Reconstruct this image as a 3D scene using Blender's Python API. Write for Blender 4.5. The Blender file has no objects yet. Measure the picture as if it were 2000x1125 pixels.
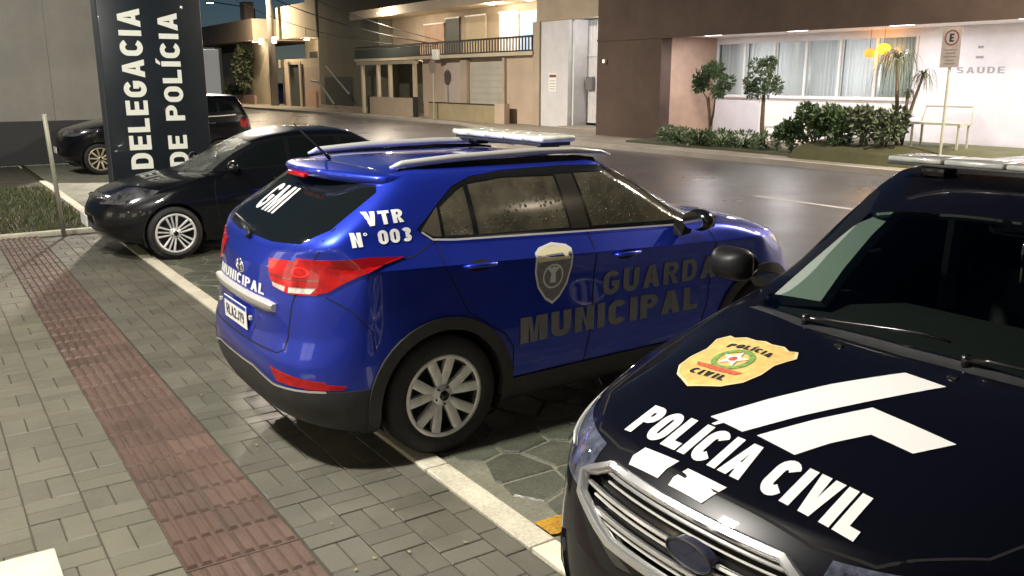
import bpy, bmesh, math, random
from mathutils import Vector, Matrix
from mathutils.bvhtree import BVHTree
R = math.radians
S = bpy.context.scene
COL = S.collection
rnd = random.Random(7)
# ---------------------------------------------------------------- camera
F_PX = 1715.0
PITCH, HEAD, CAMH = 13.366, 34.023, 2.05
cd = bpy.data.cameras.new('camera'); cam = bpy.data.objects.new('camera', cd); COL.objects.link(cam)
cd.sensor_width = 36; cd.lens = F_PX / 2000 * 36; cd.clip_end = 900; cd.clip_start = .05
cam.location = (0, 0, CAMH)
cam.rotation_euler = (R(90 - PITCH), 0, -R(HEAD))
S.camera = cam
# ---------------------------------------------------------------- world and exposure (night)
W = bpy.data.worlds.new('World'); S.world = W; W.use_nodes = True
nt = W.node_tree; bg = nt.nodes['Background']
sky = nt.nodes.new('ShaderNodeTexSky'); sky.sky_type = 'NISHITA'; sky.sun_disc = False
sky.sun_elevation = R(12.0); sky.sun_rotation = R(30); sky.air_density = 1.0; sky.dust_density = 0.1; sky.ozone_density = 4
tint = nt.nodes.new('ShaderNodeVectorMath'); tint.operation = 'MULTIPLY'; tint.inputs[1].default_value = (.60, .78, 1.0)   # night air, no sun
nt.links.new(sky.outputs[0], tint.inputs[0]); nt.links.new(tint.outputs[0], bg.inputs[0]); bg.inputs[1].default_value = 0.012
S.view_settings.view_transform = 'Standard'; S.view_settings.look = 'None'
S.view_settings.exposure = 0.0; S.view_settings.gamma = 1.0; S.view_settings.use_curve_mapping = False

# ---------------------------------------------------------------- object helpers
def tag(o, label=None, cat=None, group=None, kind=None):
    for k, v in (('label', label), ('category', cat), ('group', group), ('kind', kind)):
        if v: o[k] = v
    return o
def root(name, loc, label, cat, group=None, rz=0):
    o = bpy.data.objects.new(name, None); COL.objects.link(o); o.location = loc; o.rotation_euler.z = rz
    o.empty_display_size = .2
    return tag(o, label, cat, group)
def link(name, me, m, parent=None):
    o = bpy.data.objects.new(name, me); COL.objects.link(o)
    if m is not None and not me.materials:
        me.materials.append(m)
    if parent: o.parent = parent
    return o
def obj(name, bm, m, parent=None, smooth=None):
    me = bpy.data.meshes.new(name)
    if smooth is not None:
        for f in bm.faces: f.smooth = True
        if smooth < 180:
            for e in bm.edges:
                if len(e.link_faces) == 2 and e.calc_face_angle(0) > R(smooth): e.smooth = False
    bm.to_mesh(me); bm.free()
    return link(name, me, m, parent)
def box(bm, x0, x1, y0, y1, z0, z1, bev=0):
    r = bmesh.ops.create_cube(bm, size=1)
    vs = r['verts']
    for v in vs:
        v.co = Vector(((x0 + x1) / 2 + v.co.x * (x1 - x0), (y0 + y1) / 2 + v.co.y * (y1 - y0), (z0 + z1) / 2 + v.co.z * (z1 - z0)))
    if bev:
        es = list({e for v in vs for e in v.link_edges})
        bmesh.ops.bevel(bm, geom=es, offset=bev, segments=2, profile=.5, affect='EDGES')
    return bm
def B(x0, x1, y0, y1, z0, z1, bev=0): return box(bmesh.new(), x0, x1, y0, y1, z0, z1, bev)
def tube(bm, pts, r, seg=8, caps=True):
    pts = [Vector(p) for p in pts]; n = len(pts)
    rr = r if isinstance(r, (list, tuple)) else [r] * n
    rings = []; up = None
    for i, p in enumerate(pts):
        d = (pts[min(i + 1, n - 1)] - pts[max(i - 1, 0)]).normalized()
        if up is None:
            up = Vector((0, 0, 1)) if abs(d.z) < .9 else Vector((1, 0, 0))
        a = d.cross(up).normalized(); b = a.cross(d).normalized(); up = b
        rings.append([bm.verts.new(p + (a * math.cos(t) + b * math.sin(t)) * rr[i]) for t in [2 * math.pi * k / seg for k in range(seg)]])
    for i in range(n - 1):
        for k in range(seg):
            bm.faces.new((rings[i][k], rings[i][(k + 1) % seg], rings[i + 1][(k + 1) % seg], rings[i + 1][k]))
    if caps:
        bm.faces.new(rings[0][::-1]); bm.faces.new(rings[-1])
    return bm
def T(pts, r, seg=8): return tube(bmesh.new(), pts, r, seg)
def lathe_y(bm, prof, seg=48):
    """profile of (radius, y) turned round the y axis"""
    rings = []
    for r, y in prof:
        rings.append([bm.verts.new((r * math.cos(2 * math.pi * k / seg), y, r * math.sin(2 * math.pi * k / seg))) for k in range(seg)])
    for i in range(len(rings) - 1):
        for k in range(seg):
            bm.faces.new((rings[i][k], rings[i + 1][k], rings[i + 1][(k + 1) % seg], rings[i][(k + 1) % seg]))
    return bm
def prism(bm, poly, axis, a, b):
    """poly extruded along an axis: 'x' poly is (y,z), 'y' poly is (x,z), 'z' poly is (x,y)"""
    def P(u, v, w): return {'x': (w, u, v), 'y': (u, w, v), 'z': (u, v, w)}[axis]
    A = [bm.verts.new(P(u, v, a)) for u, v in poly]; Bv = [bm.verts.new(P(u, v, b)) for u, v in poly]
    n = len(poly)
    bm.faces.new(A); bm.faces.new(Bv[::-1])
    for i in range(n): bm.faces.new((A[i], Bv[i], Bv[(i + 1) % n], A[(i + 1) % n]))
    bmesh.ops.recalc_face_normals(bm, faces=bm.faces[:])
    return bm

# ---------------------------------------------------------------- materials
def mat(name, col, rough=.6, metal=0., coat=0., noise=0., nscale=8., bump=0., bscale=60., emit=None, estr=0., spec=.5, trans=0., coat_rough=.03, rvar=0.):
    m = bpy.data.materials.new(name); m.use_nodes = True
    n = m.node_tree; p = n.nodes['Principled BSDF']
    p.inputs['Base Color'].default_value = (*col, 1); p.inputs['Roughness'].default_value = rough
    p.inputs['Metallic'].default_value = metal; p.inputs['Coat Weight'].default_value = coat
    p.inputs['Coat Roughness'].default_value = coat_rough
    p.inputs['Specular IOR Level'].default_value = spec; p.inputs['Transmission Weight'].default_value = trans
    if emit:
        p.inputs['Emission Color'].default_value = (*emit, 1); p.inputs['Emission Strength'].default_value = estr
    if noise or bump or rvar:
        tc = n.nodes.new('ShaderNodeTexCoord')
    if noise:
        t = n.nodes.new('ShaderNodeTexNoise'); t.inputs['Scale'].default_value = nscale; t.inputs['Detail'].default_value = 6; t.inputs['Roughness'].default_value = .65
        n.links.new(tc.outputs['Object'], t.inputs['Vector'])
        mr = n.nodes.new('ShaderNodeMapRange'); mr.inputs['From Min'].default_value = .3; mr.inputs['From Max'].default_value = .7
        mr.inputs['To Min'].default_value = 1 - noise; mr.inputs['To Max'].default_value = 1 + noise
        n.links.new(t.outputs[0], mr.inputs[0])
        vm = n.nodes.new('ShaderNodeVectorMath'); vm.operation = 'SCALE'; vm.inputs[0].default_value = col
        n.links.new(mr.outputs[0], vm.inputs['Scale']); n.links.new(vm.outputs[0], p.inputs['Base Color'])
    if rvar:
        t = n.nodes.new('ShaderNodeTexNoise'); t.inputs['Scale'].default_value = nscale * .6; t.inputs['Detail'].default_value = 4
        n.links.new(tc.outputs['Object'], t.inputs['Vector'])
        mr = n.nodes.new('ShaderNodeMapRange'); mr.inputs['From Min'].default_value = .35; mr.inputs['From Max'].default_value = .65
        mr.inputs['To Min'].default_value = max(.02, rough - rvar); mr.inputs['To Max'].default_value = min(1, rough + rvar)
        n.links.new(t.outputs[0], mr.inputs[0]); n.links.new(mr.outputs[0], p.inputs['Roughness'])
    if bump:
        t = n.nodes.new('ShaderNodeTexNoise'); t.inputs['Scale'].default_value = bscale; t.inputs['Detail'].default_value = 4
        n.links.new(tc.outputs['Object'], t.inputs['Vector'])
        b = n.nodes.new('ShaderNodeBump'); b.inputs['Strength'].default_value = min(1, bump); b.inputs['Distance'].default_value = .01
        n.links.new(t.outputs[0], b.inputs['Height']); n.links.new(b.outputs[0], p.inputs['Normal'])
    return m
def droplets(m, scale=90., strength=.5, dirt=.0):
    """small water beads and a thin uneven film on a glossy surface"""
    n = m.node_tree; p = n.nodes['Principled BSDF']
    tc = n.nodes.new('ShaderNodeTexCoord')
    v = n.nodes.new('ShaderNodeTexVoronoi'); v.inputs['Scale'].default_value = scale; v.inputs['Randomness'].default_value = 1
    n.links.new(tc.outputs['Object'], v.inputs['Vector'])
    r = n.nodes.new('ShaderNodeMapRange'); r.inputs['From Min'].default_value = .12; r.inputs['From Max'].default_value = .38
    r.inputs['To Min'].default_value = 1; r.inputs['To Max'].default_value = 0; r.interpolation_type = 'SMOOTHSTEP'
    n.links.new(v.outputs['Distance'], r.inputs[0])
    b = n.nodes.new('ShaderNodeBump'); b.inputs['Strength'].default_value = strength; b.inputs['Distance'].default_value = .004
    n.links.new(r.outputs[0], b.inputs['Height']); n.links.new(b.outputs[0], p.inputs['Normal'])
    return m
M = {}
M['blue'] = mat('blue_metallic_paint', (.018, .045, .52), .36, .72, 1., noise=.10, nscale=2.2, rvar=.05)
M['black_paint'] = mat('black_car_paint', (.004, .004, .006), .22, 0, 1.)
M['black_paint_far'] = mat('black_paint_wet', (.004, .0045, .006), .3, 0, .8, spec=.2)
M['bright_trim'] = mat('bright_chrome_plastic', (.70, .70, .69), .22, .80)
M['plastic'] = mat('black_textured_plastic', (.028, .029, .031), .5, 0, 0, noise=.25, nscale=14, bump=.25, bscale=900)
M['rubber'] = mat('tyre_rubber', (.017, .017, .018), .72, noise=.35, nscale=12, bump=.3, bscale=200)
M['alloy'] = mat('alloy_rim', (.80, .80, .80), .40, .45, .2, noise=.15, nscale=18)
M['alloy_dark'] = mat('dark_rim_well', (.03, .03, .032), .5, .3)
M['chrome'] = mat('chrome', (.78, .78, .78), .12, 1.)
M['satin'] = mat('satin_silver_trim', (.66, .65, .61), .35, .45)
M['glass_dark'] = droplets(mat('tinted_glass_painted_reflection', (.085, .075, .052), .13, 0, 0, spec=.9, noise=.5, rvar=.07, nscale=7), 34, .22)  # beaded tinted glass, its brown mottled reflection put into the base colour
M['glass_rear'] = mat('tinted_rear_glass', (.006, .008, .008), .06, 0, 0, spec=.6)
M['gloss_black'] = mat('gloss_black_trim', (.01, .01, .011), .18)
M['white_vinyl'] = mat('white_vinyl', (.82, .82, .8), .42, spec=.4)
M['door_vinyl'] = mat('shade_dimmed_vinyl', (.20, .20, .23), .5, noise=.15, nscale=6)  # door letters coloured darker to stand for the shade on them
M['grey_vinyl'] = mat('silver_grey_vinyl', (.62, .62, .64), .45, spec=.4)
M['red_lens'] = mat('red_lens', (.42, .006, .008), .2, 0, .45, noise=.55, nscale=9, spec=.3, emit=(1, .02, .02), estr=.0)
M['red_bright'] = mat('bright_red_reflector', (.75, .02, .02), .25, .2, .5)
M['red_dark'] = mat('dark_red_lens', (.2, .004, .006), .12, 0, 1.)
M['clear_lens'] = mat('clear_lens', (.6, .58, .52), .15, .2, 1., noise=.3, nscale=30)
M['void'] = mat('underbody_black', (.004, .004, .004), .9)

# ---------------------------------------------------------------- car body tools
class Ref:
    """smooth reference surface of a body: rays and interpolated normals"""
    def __init__(s, bm):
        b = bm.copy(); bmesh.ops.triangulate(b, faces=b.faces[:]); b.normal_update()
        b.verts.ensure_lookup_table()
        s.co = [v.co.copy() for v in b.verts]; s.no = [v.normal.copy() for v in b.verts]
        s.tri = [tuple(v.index for v in f.verts) for f in b.faces]
        s.t = BVHTree.FromPolygons(s.co, s.tri); b.free()
    def nrm(s, i, p):
        a, b, c = s.tri[i]; A, Bb, Cc = s.co[a], s.co[b], s.co[c]
        v0, v1, v2 = Bb - A, Cc - A, p - A
        d00, d01, d11, d20, d21 = v0.dot(v0), v0.dot(v1), v1.dot(v1), v2.dot(v0), v2.dot(v1)
        de = d00 * d11 - d01 * d01
        if abs(de) < 1e-14: return s.no[a]
        v = (d11 * d20 - d01 * d21) / de; w = (d00 * d21 - d01 * d20) / de
        return (s.no[a] * (1 - v - w) + s.no[b] * v + s.no[c] * w).normalized()
    def near(s, p):
        l, n, i, d = s.t.find_nearest(p); return l, s.nrm(i, l)
    def ray(s, o, d):
        l, n, i, dd = s.t.ray_cast(Vector(o), Vector(d))
        return (l, s.nrm(i, l)) if l is not None else (None, None)
def inpoly(u, v, poly):
    c = False; j = len(poly) - 1
    for i in range(len(poly)):
        a, b = poly[i], poly[j]
        if (a[1] > v) != (b[1] > v) and u < (b[0] - a[0]) * (v - a[1]) / (b[1] - a[1]) + a[0]: c = not c
        j = i
    return c
def carve(bm, poly, axis, sg=1, lo=None):
    """cut poly (seen along axis from side sg) into the mesh and return the faces inside it"""
    ia, ib = {'x': (1, 2), 'y': (0, 2), 'z': (0, 1)}[axis]; ic = 'xyz'.index(axis)
    def ok(f):
        n = f.normal; c = f.calc_center_median()
        return n[ic] * sg > .04 and (lo is None or c[ic] * sg > lo)
    def cand(u0, u1, v0, v1):
        out = []
        for f in bm.faces:
            if not ok(f): continue
            us = [v.co[ia] for v in f.verts]; vs = [v.co[ib] for v in f.verts]
            if max(us) >= u0 and min(us) <= u1 and max(vs) >= v0 and min(vs) <= v1: out.append(f)
        return out
    bm.normal_update()
    n = len(poly)
    for i in range(n):
        p, q = poly[i], poly[(i + 1) % n]
        m = .004
        fs = cand(min(p[0], q[0]) - m, max(p[0], q[0]) + m, min(p[1], q[1]) - m, max(p[1], q[1]) + m)
        # keep those the segment really crosses
        d = Vector((q[0] - p[0], q[1] - p[1])); 
        if d.length < 1e-6: continue
        nn = Vector((-d.y, d.x)).normalized()
        keep = []
        for f in fs:
            ds = [(v.co[ia] - p[0]) * nn.x + (v.co[ib] - p[1]) * nn.y for v in f.verts]
            if max(ds) > 1e-6 and min(ds) < -1e-6: keep.append(f)
        if not keep: continue
        no = Vector((0, 0, 0)); no[ia] = nn.x; no[ib] = nn.y
        co = Vector((0, 0, 0)); co[ia] = p[0]; co[ib] = p[1]
        geom = set(keep)
        for f in keep: geom.update(f.edges); geom.update(f.verts)
        bmesh.ops.bisect_plane(bm, geom=list(geom), dist=1e-6, plane_co=co, plane_no=no)
    us = [p[0] for p in poly]; vs = [p[1] for p in poly]
    bm.normal_update()
    res = []
    for f in cand(min(us), max(us), min(vs), max(vs)):
        c = f.calc_center_median()
        if inpoly(c[ia], c[ib], poly): res.append(f)
    return res
def take(bm, faces):
    """move faces into a new mesh"""
    nb = bmesh.new(); mp = {}
    for f in faces:
        vs = []
        for v in f.verts:
            if v not in mp: mp[v] = nb.verts.new(v.co)
            vs.append(mp[v])
        try: nb.faces.new(vs)
        except ValueError: pass
    bmesh.ops.delete(bm, geom=faces, context='FACES')
    nb.normal_update(); return nb
def shell(name, bm, ref, m, parent, push=0., skirt=.012, flat=False):
    """finish a piece cut from a body: moved by push along the surface, edges turned inwards, smooth normals of the body"""
    nm = {}
    for v in bm.verts:
        l, n = ref.near(v.co); nm[v] = n; v.co = v.co + n * push
    top = len(bm.faces)
    if skirt:
        be = [e for e in bm.edges if len(e.link_faces) == 1]
        low = {}
        for e in be:
            for v in e.verts:
                if v not in low: low[v] = bm.verts.new(v.co - nm[v] * skirt)
        for e in be:
            a, b = e.verts
            f = e.link_faces[0]
            lp = [l for l in f.loops if l.edge == e][0]
            a, b = lp.vert, lp.link_loop_next.vert
            try: bm.faces.new((b, a, low[a], low[b]))
            except ValueError: pass
    bm.verts.index_update(); bm.faces.index_update()
    vn = {v.index: nm[v] for v in nm}
    for f in bm.faces: f.smooth = True
    me = bpy.data.meshes.new(name)
    bm.faces.ensure_lookup_table()
    fl = []
    bm.normal_update()
    for i, f in enumerate(bm.faces):
        for l in f.loops:
            n = vn.get(l.vert.index)
            if i < top and n is not None and n.dot(f.normal) > .75: fl.append(tuple(n))
            else: fl.append(tuple(f.normal) if f.normal.length > .5 else (0, 0, 1))
    bm.to_mesh(me); bm.free()
    me.normals_split_custom_set(fl)
    return link(name, me, m, parent)
def decal(name, bm2, fn, ref, m, parent, off=.003, step=.05):
    """project a flat 2-D mesh onto the body: fn(u,v) -> (origin, direction)"""
    us = [v.co.x for v in bm2.verts]; vs = [v.co.y for v in bm2.verts]
    for k, lo_, hi in ((0, min(us), max(us)), (1, min(vs), max(vs))):
        t = lo_ + step
        while t < hi:
            no = Vector((0, 0, 0)); no[k] = 1; co = Vector((0, 0, 0)); co[k] = t
            bmesh.ops.bisect_plane(bm2, geom=bm2.verts[:] + bm2.edges[:] + bm2.faces[:], dist=1e-6, plane_co=co, plane_no=no); t += step
    nrm = []
    bm2.verts.index_update()
    for v in bm2.verts:
        o, d = fn(v.co.x, v.co.y); l, n = ref.ray(o, d)
        if l is None:
            l = Vector(o) + Vector(d) * 1.0; l, n = ref.near(l)
        v.co = l + n * off; nrm.append(n)
    bm2.normal_update()
    bm2.verts.index_update()
    for f in bm2.faces:
        if f.normal.dot(nrm[f.verts[0].index]) < 0: f.normal_flip()
        f.smooth = True
    fl = [tuple(nrm[l.vert.index]) for f in bm2.faces for l in f.loops]
    me = bpy.data.meshes.new(name); bm2.to_mesh(me); bm2.free()
    me.normals_split_custom_set(fl)
    return link(name, me, m, parent)
def text2d(s, w, h, bold=.0, shear=0., ext=0., sp=1.0):
    """flat lettering filling w x h, centred at 0 (u right, v up)"""
    cu = bpy.data.curves.new('lettering', 'FONT'); cu.body = s; cu.offset = bold; cu.shear = shear; cu.resolution_u = 3
    cu.extrude = ext; cu.space_character = sp
    o = bpy.data.objects.new('lettering', cu)
    me = o.to_mesh(); bm = bmesh.new(); bm.from_mesh(me); o.to_mesh_clear()
    bpy.data.objects.remove(o); bpy.data.curves.remove(cu)
    xs = [v.co.x for v in bm.verts]; ys = [v.co.y for v in bm.verts]
    x0, x1, y0, y1 = min(xs), max(xs), min(ys), max(ys)
    for v in bm.verts:
        v.co.x = ((v.co.x - x0) / (x1 - x0) - .5) * w; v.co.y = ((v.co.y - y0) / (y1 - y0) - .5) * h
    bmesh.ops.remove_doubles(bm, verts=bm.verts[:], dist=1e-5)
    return bm
def poly2d(poly, holes=None):
    bm = bmesh.new(); f = bm.faces.new([bm.verts.new((u, v, 0)) for u, v in poly])
    bmesh.ops.triangulate(bm, faces=[f]); return bm
def ring2d(poly, k, cx=0, cy=0):
    bm = bmesh.new(); A = [bm.verts.new((u, v, 0)) for u, v in poly]; C_ = [bm.verts.new((cx + (u - cx) * k, cy + (v - cy) * k, 0)) for u, v in poly]
    n = len(poly)
    for i in range(n): bm.faces.new((A[i], A[(i + 1) % n], C_[(i + 1) % n], C_[i]))
    return bm
def strip2d(pts, w):
    bm = bmesh.new(); P = [Vector((p[0], p[1], 0)) for p in pts]; L, Rr = [], []
    for i, p in enumerate(P):
        d = (P[min(i + 1, len(P) - 1)] - P[max(i - 1, 0)]).normalized(); n = Vector((-d.y, d.x, 0)) * w / 2
        L.append(bm.verts.new(p + n)); Rr.append(bm.verts.new(p - n))
    for i in range(len(P) - 1): bm.faces.new((L[i], Rr[i], Rr[i + 1], L[i + 1]))
    return bm
def side(sg, dx=0, dz=0):  # u -> x
    return lambda u, v: ((u + dx, sg * 3, v + dz), (0, -sg, 0))
def lerp(a, b, t): return a + (b - a) * t

def cage(P, level=3):
    """control cage of a car body as stacked outlines, subdivided"""
    X = P['cols']  # x of the side columns j4..j9
    rings = []
    def low(r):
        xr, xf, w, zr, z0, z1, zf, cr, cf = r
        pts = [(xr, 0, zr), (xr + .03 * cr, .42 * w, zr), (xr + .24 * cr, .78 * w, zr), (xr + 1.0 * cr, .965 * w, lerp(zr, z0, .6))]
        sw = P.get('sw', [.992, 1.0, .99, .98, .985, 1.0])
        if r is P['low'][-1]: sw = [.992, 1.0, .992, .985, .985, .99]
        for k in range(6):
            t = (X[k] - X[0]) / (X[5] - X[0]); pts.append((X[k], w * sw[k], lerp(z0, z1, t)))
        pts += [(xf - cf, .95 * w, lerp(z1, zf, .7)), (xf - .30 * cf, .78 * w, zf), (xf - .06 * cf, .42 * w, zf), (xf, 0, zf)]
        return pts
    def high(r, sw=1):
        xr, xf, w, zr, z0, z1, zf, cr, cf = r
        xs0 = xr + cr * 2.0; xa = xf - cf
        pts = [(xr, 0, zr), (xr + .05 * cr, .42 * w, zr), (xr + .3 * cr, .78 * w, lerp(zr, z0, .3)), (xr + 1.0 * cr, .965 * w, lerp(zr, z0, .7))]
        for k in range(5):
            t = k / 4; x = lerp(xs0, xa, t); pts.append((x, w * (1 - .02 * abs(t - .4)), lerp(z0, z1, t)))
        pts += [(xa + .20 * cf, .95 * w, lerp(z1, zf, .25)), (xa + .48 * cf, .82 * w, lerp(z1, zf, .55)), (xa + .76 * cf, .60 * w, lerp(z1, zf, .8)), (xa + .95 * cf, .33 * w, zf), (xf, 0, zf)]
        return pts
    lows = [low(r) for r in P['low']]; highs = [high(r) for r in P['high']]
    a, b = lows[-1], highs[0]
    mids = []
    for t, bz in P['hood']:
        row = []
        for j in range(14):
            p = [lerp(a[j][k], b[j][k], t) for k in range(3)]
            if j >= 9: p[2] += bz
            row.append(tuple(p))
        mids.append(row)
    rows = lows + mids + highs
    rc = P['roofc']
    cen = []
    for j in range(14):
        t = j / 13; u = [0, .06, .12, .18, .26, .38, .5, .62, .74, .82, .88, .93, .97, 1][j]
        x = lerp(rc[0], rc[1], u); z = rc[2] - rc[3] * abs(u - .5) ** 2 * 4
        cen.append((x, 0, z))
    rows.append(cen)
    bm = bmesh.new()
    N = len(rows)
    Lv = [[bm.verts.new(p) for p in row] for row in rows]
    Rv = [[bm.verts.new((p[0], -p[1], p[2])) for p in row] for row in rows]
    fe = []
    for i in range(N - 1):
        for j in range(13):
            bm.faces.new((Lv[i][j], Lv[i + 1][j], Lv[i + 1][j + 1], Lv[i][j + 1]))
            bm.faces.new((Rv[i][j + 1], Rv[i + 1][j + 1], Rv[i + 1][j], Rv[i][j]))
    bmesh.ops.remove_doubles(bm, verts=bm.verts[:], dist=1e-4)
    bmesh.ops.recalc_face_normals(bm, faces=bm.faces[:])
    # make sure normals look outwards
    f = max(bm.faces, key=lambda f: f.calc_center_median().z)
    if f.normal.z < 0: bmesh.ops.reverse_faces(bm, faces=bm.faces[:])
    cl = bm.edges.layers.float.new('crease_edge')
    bm.verts.ensure_lookup_table()
    key = {}
    for i, row in enumerate(rows):
        for p in row:
            key[(round(p[0], 3), round(abs(p[1]), 3), round(p[2], 3))] = i
    js = {}
    for i, row in enumerate(rows):
        for j, p in enumerate(row): js[(round(p[0], 3), round(abs(p[1]), 3), round(p[2], 3))] = (i, j)
    for e in bm.edges:
        k = [js.get((round(v.co.x, 3), round(abs(v.co.y), 3), round(v.co.z, 3))) for v in e.verts]
        if None in k: continue
        if k[0][0] == k[1][0]:
            for (ri, j0, j1, c) in P['crease']:
                if k[0][0] == ri and j0 <= k[0][1] <= j1 and j0 <= k[1][1] <= j1: e[cl] = c
        elif k[0][1] == k[1][1]:
            for (cj, i0, i1, c) in P.get('vcrease', ()):
                if k[0][1] == cj and i0 <= k[0][0] <= i1 and i0 <= k[1][0] <= i1: e[cl] = c
    me = bpy.data.meshes.new('cage'); bm.to_mesh(me); bm.free()
    o = bpy.data.objects.new('cage', me); COL.objects.link(o)
    md = o.modifiers.new('s', 'SUBSURF'); md.levels = level; md.subdivision_type = 'CATMULL_CLARK'
    dg = bpy.context.evaluated_depsgraph_get(); ev = o.evaluated_get(dg)
    out = bmesh.new(); out.from_mesh(ev.to_mesh()); ev.to_mesh_clear()
    for l in list(out.edges.layers.float): out.edges.layers.float.remove(l)
    bpy.data.objects.remove(o); bpy.data.meshes.remove(me)
    out.normal_update(); return out
def circle(cx, cz, r, n=28, a0=0, a1=360):
    return [(cx + r * math.cos(R(a0 + (a1 - a0) * k / n)), cz + r * math.sin(R(a0 + (a1 - a0) * k / n))) for k in range(n if a1 - a0 == 360 else n + 1)]
def archpoly(cx, cz, r, zb):
    p = circle(cx, cz, r, 22, -8, 188)
    return [(cx + r + .01, zb)] + p + [(cx - r - .01, zb)]

def wheel(parent, x, y, z, R0, Rr, w, sg, style, angle=0., rim_m='alloy'):
    """y: outer face side; sg +1 when the outer face looks to +y"""
    prof = [(Rr - .005, w * .40), (Rr + .012, w * .47), (Rr + .035, w * .50), (R0 - .055, w * .5), (R0 - .022, w * .45), (R0 - .004, w * .36), (R0, w * .2), (R0, 0), (R0, -w * .2), (R0 - .004, -w * .36), (R0 - .022, -w * .45), (R0 - .055, -w * .5), (Rr, -w * .45)]
    bm = bmesh.new(); lathe_y(bm, prof, 64)
    tb = bm
    rb = bmesh.new(); lathe_y(rb, [(Rr - .03, -w * .4), (Rr - .028, w * .25), (Rr - .012, w * .40), (Rr + .004, w * .445), (Rr + .006, w * .46), (Rr - .008, w * .465), (Rr - .02, w * .44), (Rr - .03, w * .40)], 64)
    lathe_y(rb, [(Rr - .03, w * .0), (.02, w * .0)], 48)
    wr = obj('wheel', rb, M['alloy_dark'], parent, 40)
    obj('tyre', tb, M['rubber'], wr, 40)
    lp = bmesh.new(); lathe_y(lp, [(Rr + .004, w * .442), (Rr + .0065, w * .462), (Rr - .006, w * .472), (Rr - .018, w * .455), (Rr - .022, w * .40)], 72)
    yo = w * .40
    def spoke(bm, a, w0, w1, r0, r1, h0, h1, off0=0., off1=0.):
        vs = []
        for (r, ww, h, of) in ((r0, w0, h0, off0), ((r0 + r1) / 2, (w0 + w1) / 2, (h0 + h1) / 2 + .006, (off0 + off1) / 2), (r1, w1, h1, off1)):
            for (t, yy) in ((-ww / 2, -.03), (-ww / 2, -.004), (-ww * .32, 0), (ww * .32, 0), (ww / 2, -.004), (ww / 2, -.03)):
                tt = t + of; vs.append(bm.verts.new((r * math.cos(a) - tt * math.sin(a), h + yy, r * math.sin(a) + tt * math.cos(a))))
        for i in range(2):
            for k in range(5):
                bm.faces.new((vs[i * 6 + k], vs[i * 6 + k + 1], vs[(i + 1) * 6 + k + 1], vs[(i + 1) * 6 + k]))
        bm.faces.new(vs[0:6]); bm.faces.new(vs[12:18][::-1])
    obj('rim_lip', lp, M[rim_m], wr, 40)
    if style == 'five_double':
        for k in range(5):
            for s2 in (-1, 1):
                sb = bmesh.new(); a = R(angle + 72 * k + s2 * 15.5)
                spoke(sb, a, .052, .058, .045, Rr - .012, yo - .012, yo + .012, -s2 * .012, s2 * .004)
                bmesh.ops.recalc_face_normals(sb, faces=sb.faces[:])
                obj('spoke', sb, M[rim_m], wr, 50)
    elif style == 'turbine':
        for k in range(5):
            for s2, of in ((-1, -.4), (0, 0.), (1, .4)):
                sb = bmesh.new(); a = R(angle + 72 * k + s2 * 17)
                spoke(sb, a, .014, .026 if s2 else .02, .04, Rr - .012, yo - .01, yo + .012, of * .03, 0)
                bmesh.ops.recalc_face_normals(sb, faces=sb.faces[:])
                obj('spoke', sb, M[rim_m], wr, 50)
    else:
        for k in range(10):
            sb = bmesh.new(); a = R(angle + 36 * k)
            spoke(sb, a, .03, .04, .04, Rr - .012, yo - .01, yo + .012)
            bmesh.ops.recalc_face_normals(sb, faces=sb.faces[:]); obj('spoke', sb, M[rim_m], wr, 50)
    hb = bmesh.new(); lathe_y(hb, [(.068, yo - .03), (.066, yo - .012), (.05, yo - .004), (.034, yo - .002), (.031, yo + .006), (.001, yo + .010)], 32)
    obj('hub', hb, M[rim_m], wr, 30)
    cp = bmesh.new(); lathe_y(cp, [(.029, yo + .009), (.028, yo + .014), (.001, yo + .0155)], 28)
    obj('hub_cap', cp, M['gloss_black'], wr, 30)
    nb = bmesh.new()
    for k in range(5):
        a = R(angle + 36 + 72 * k); rr = .050
        m_ = Matrix.Translation((rr * math.cos(a), yo + .003, rr * math.sin(a))) @ Matrix.Rotation(R(90), 4, 'X')
        bmesh.ops.create_cone(nb, cap_ends=True, segments=6, radius1=.007, radius2=.007, depth=.006, matrix=m_)
    obj('lug_nuts', nb, M['alloy_dark'], wr)
    wr.location = (x, y, z)
    if sg < 0: wr.rotation_euler.z = math.pi; wr.rotation_euler.y = R(0)
    return wr
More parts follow.
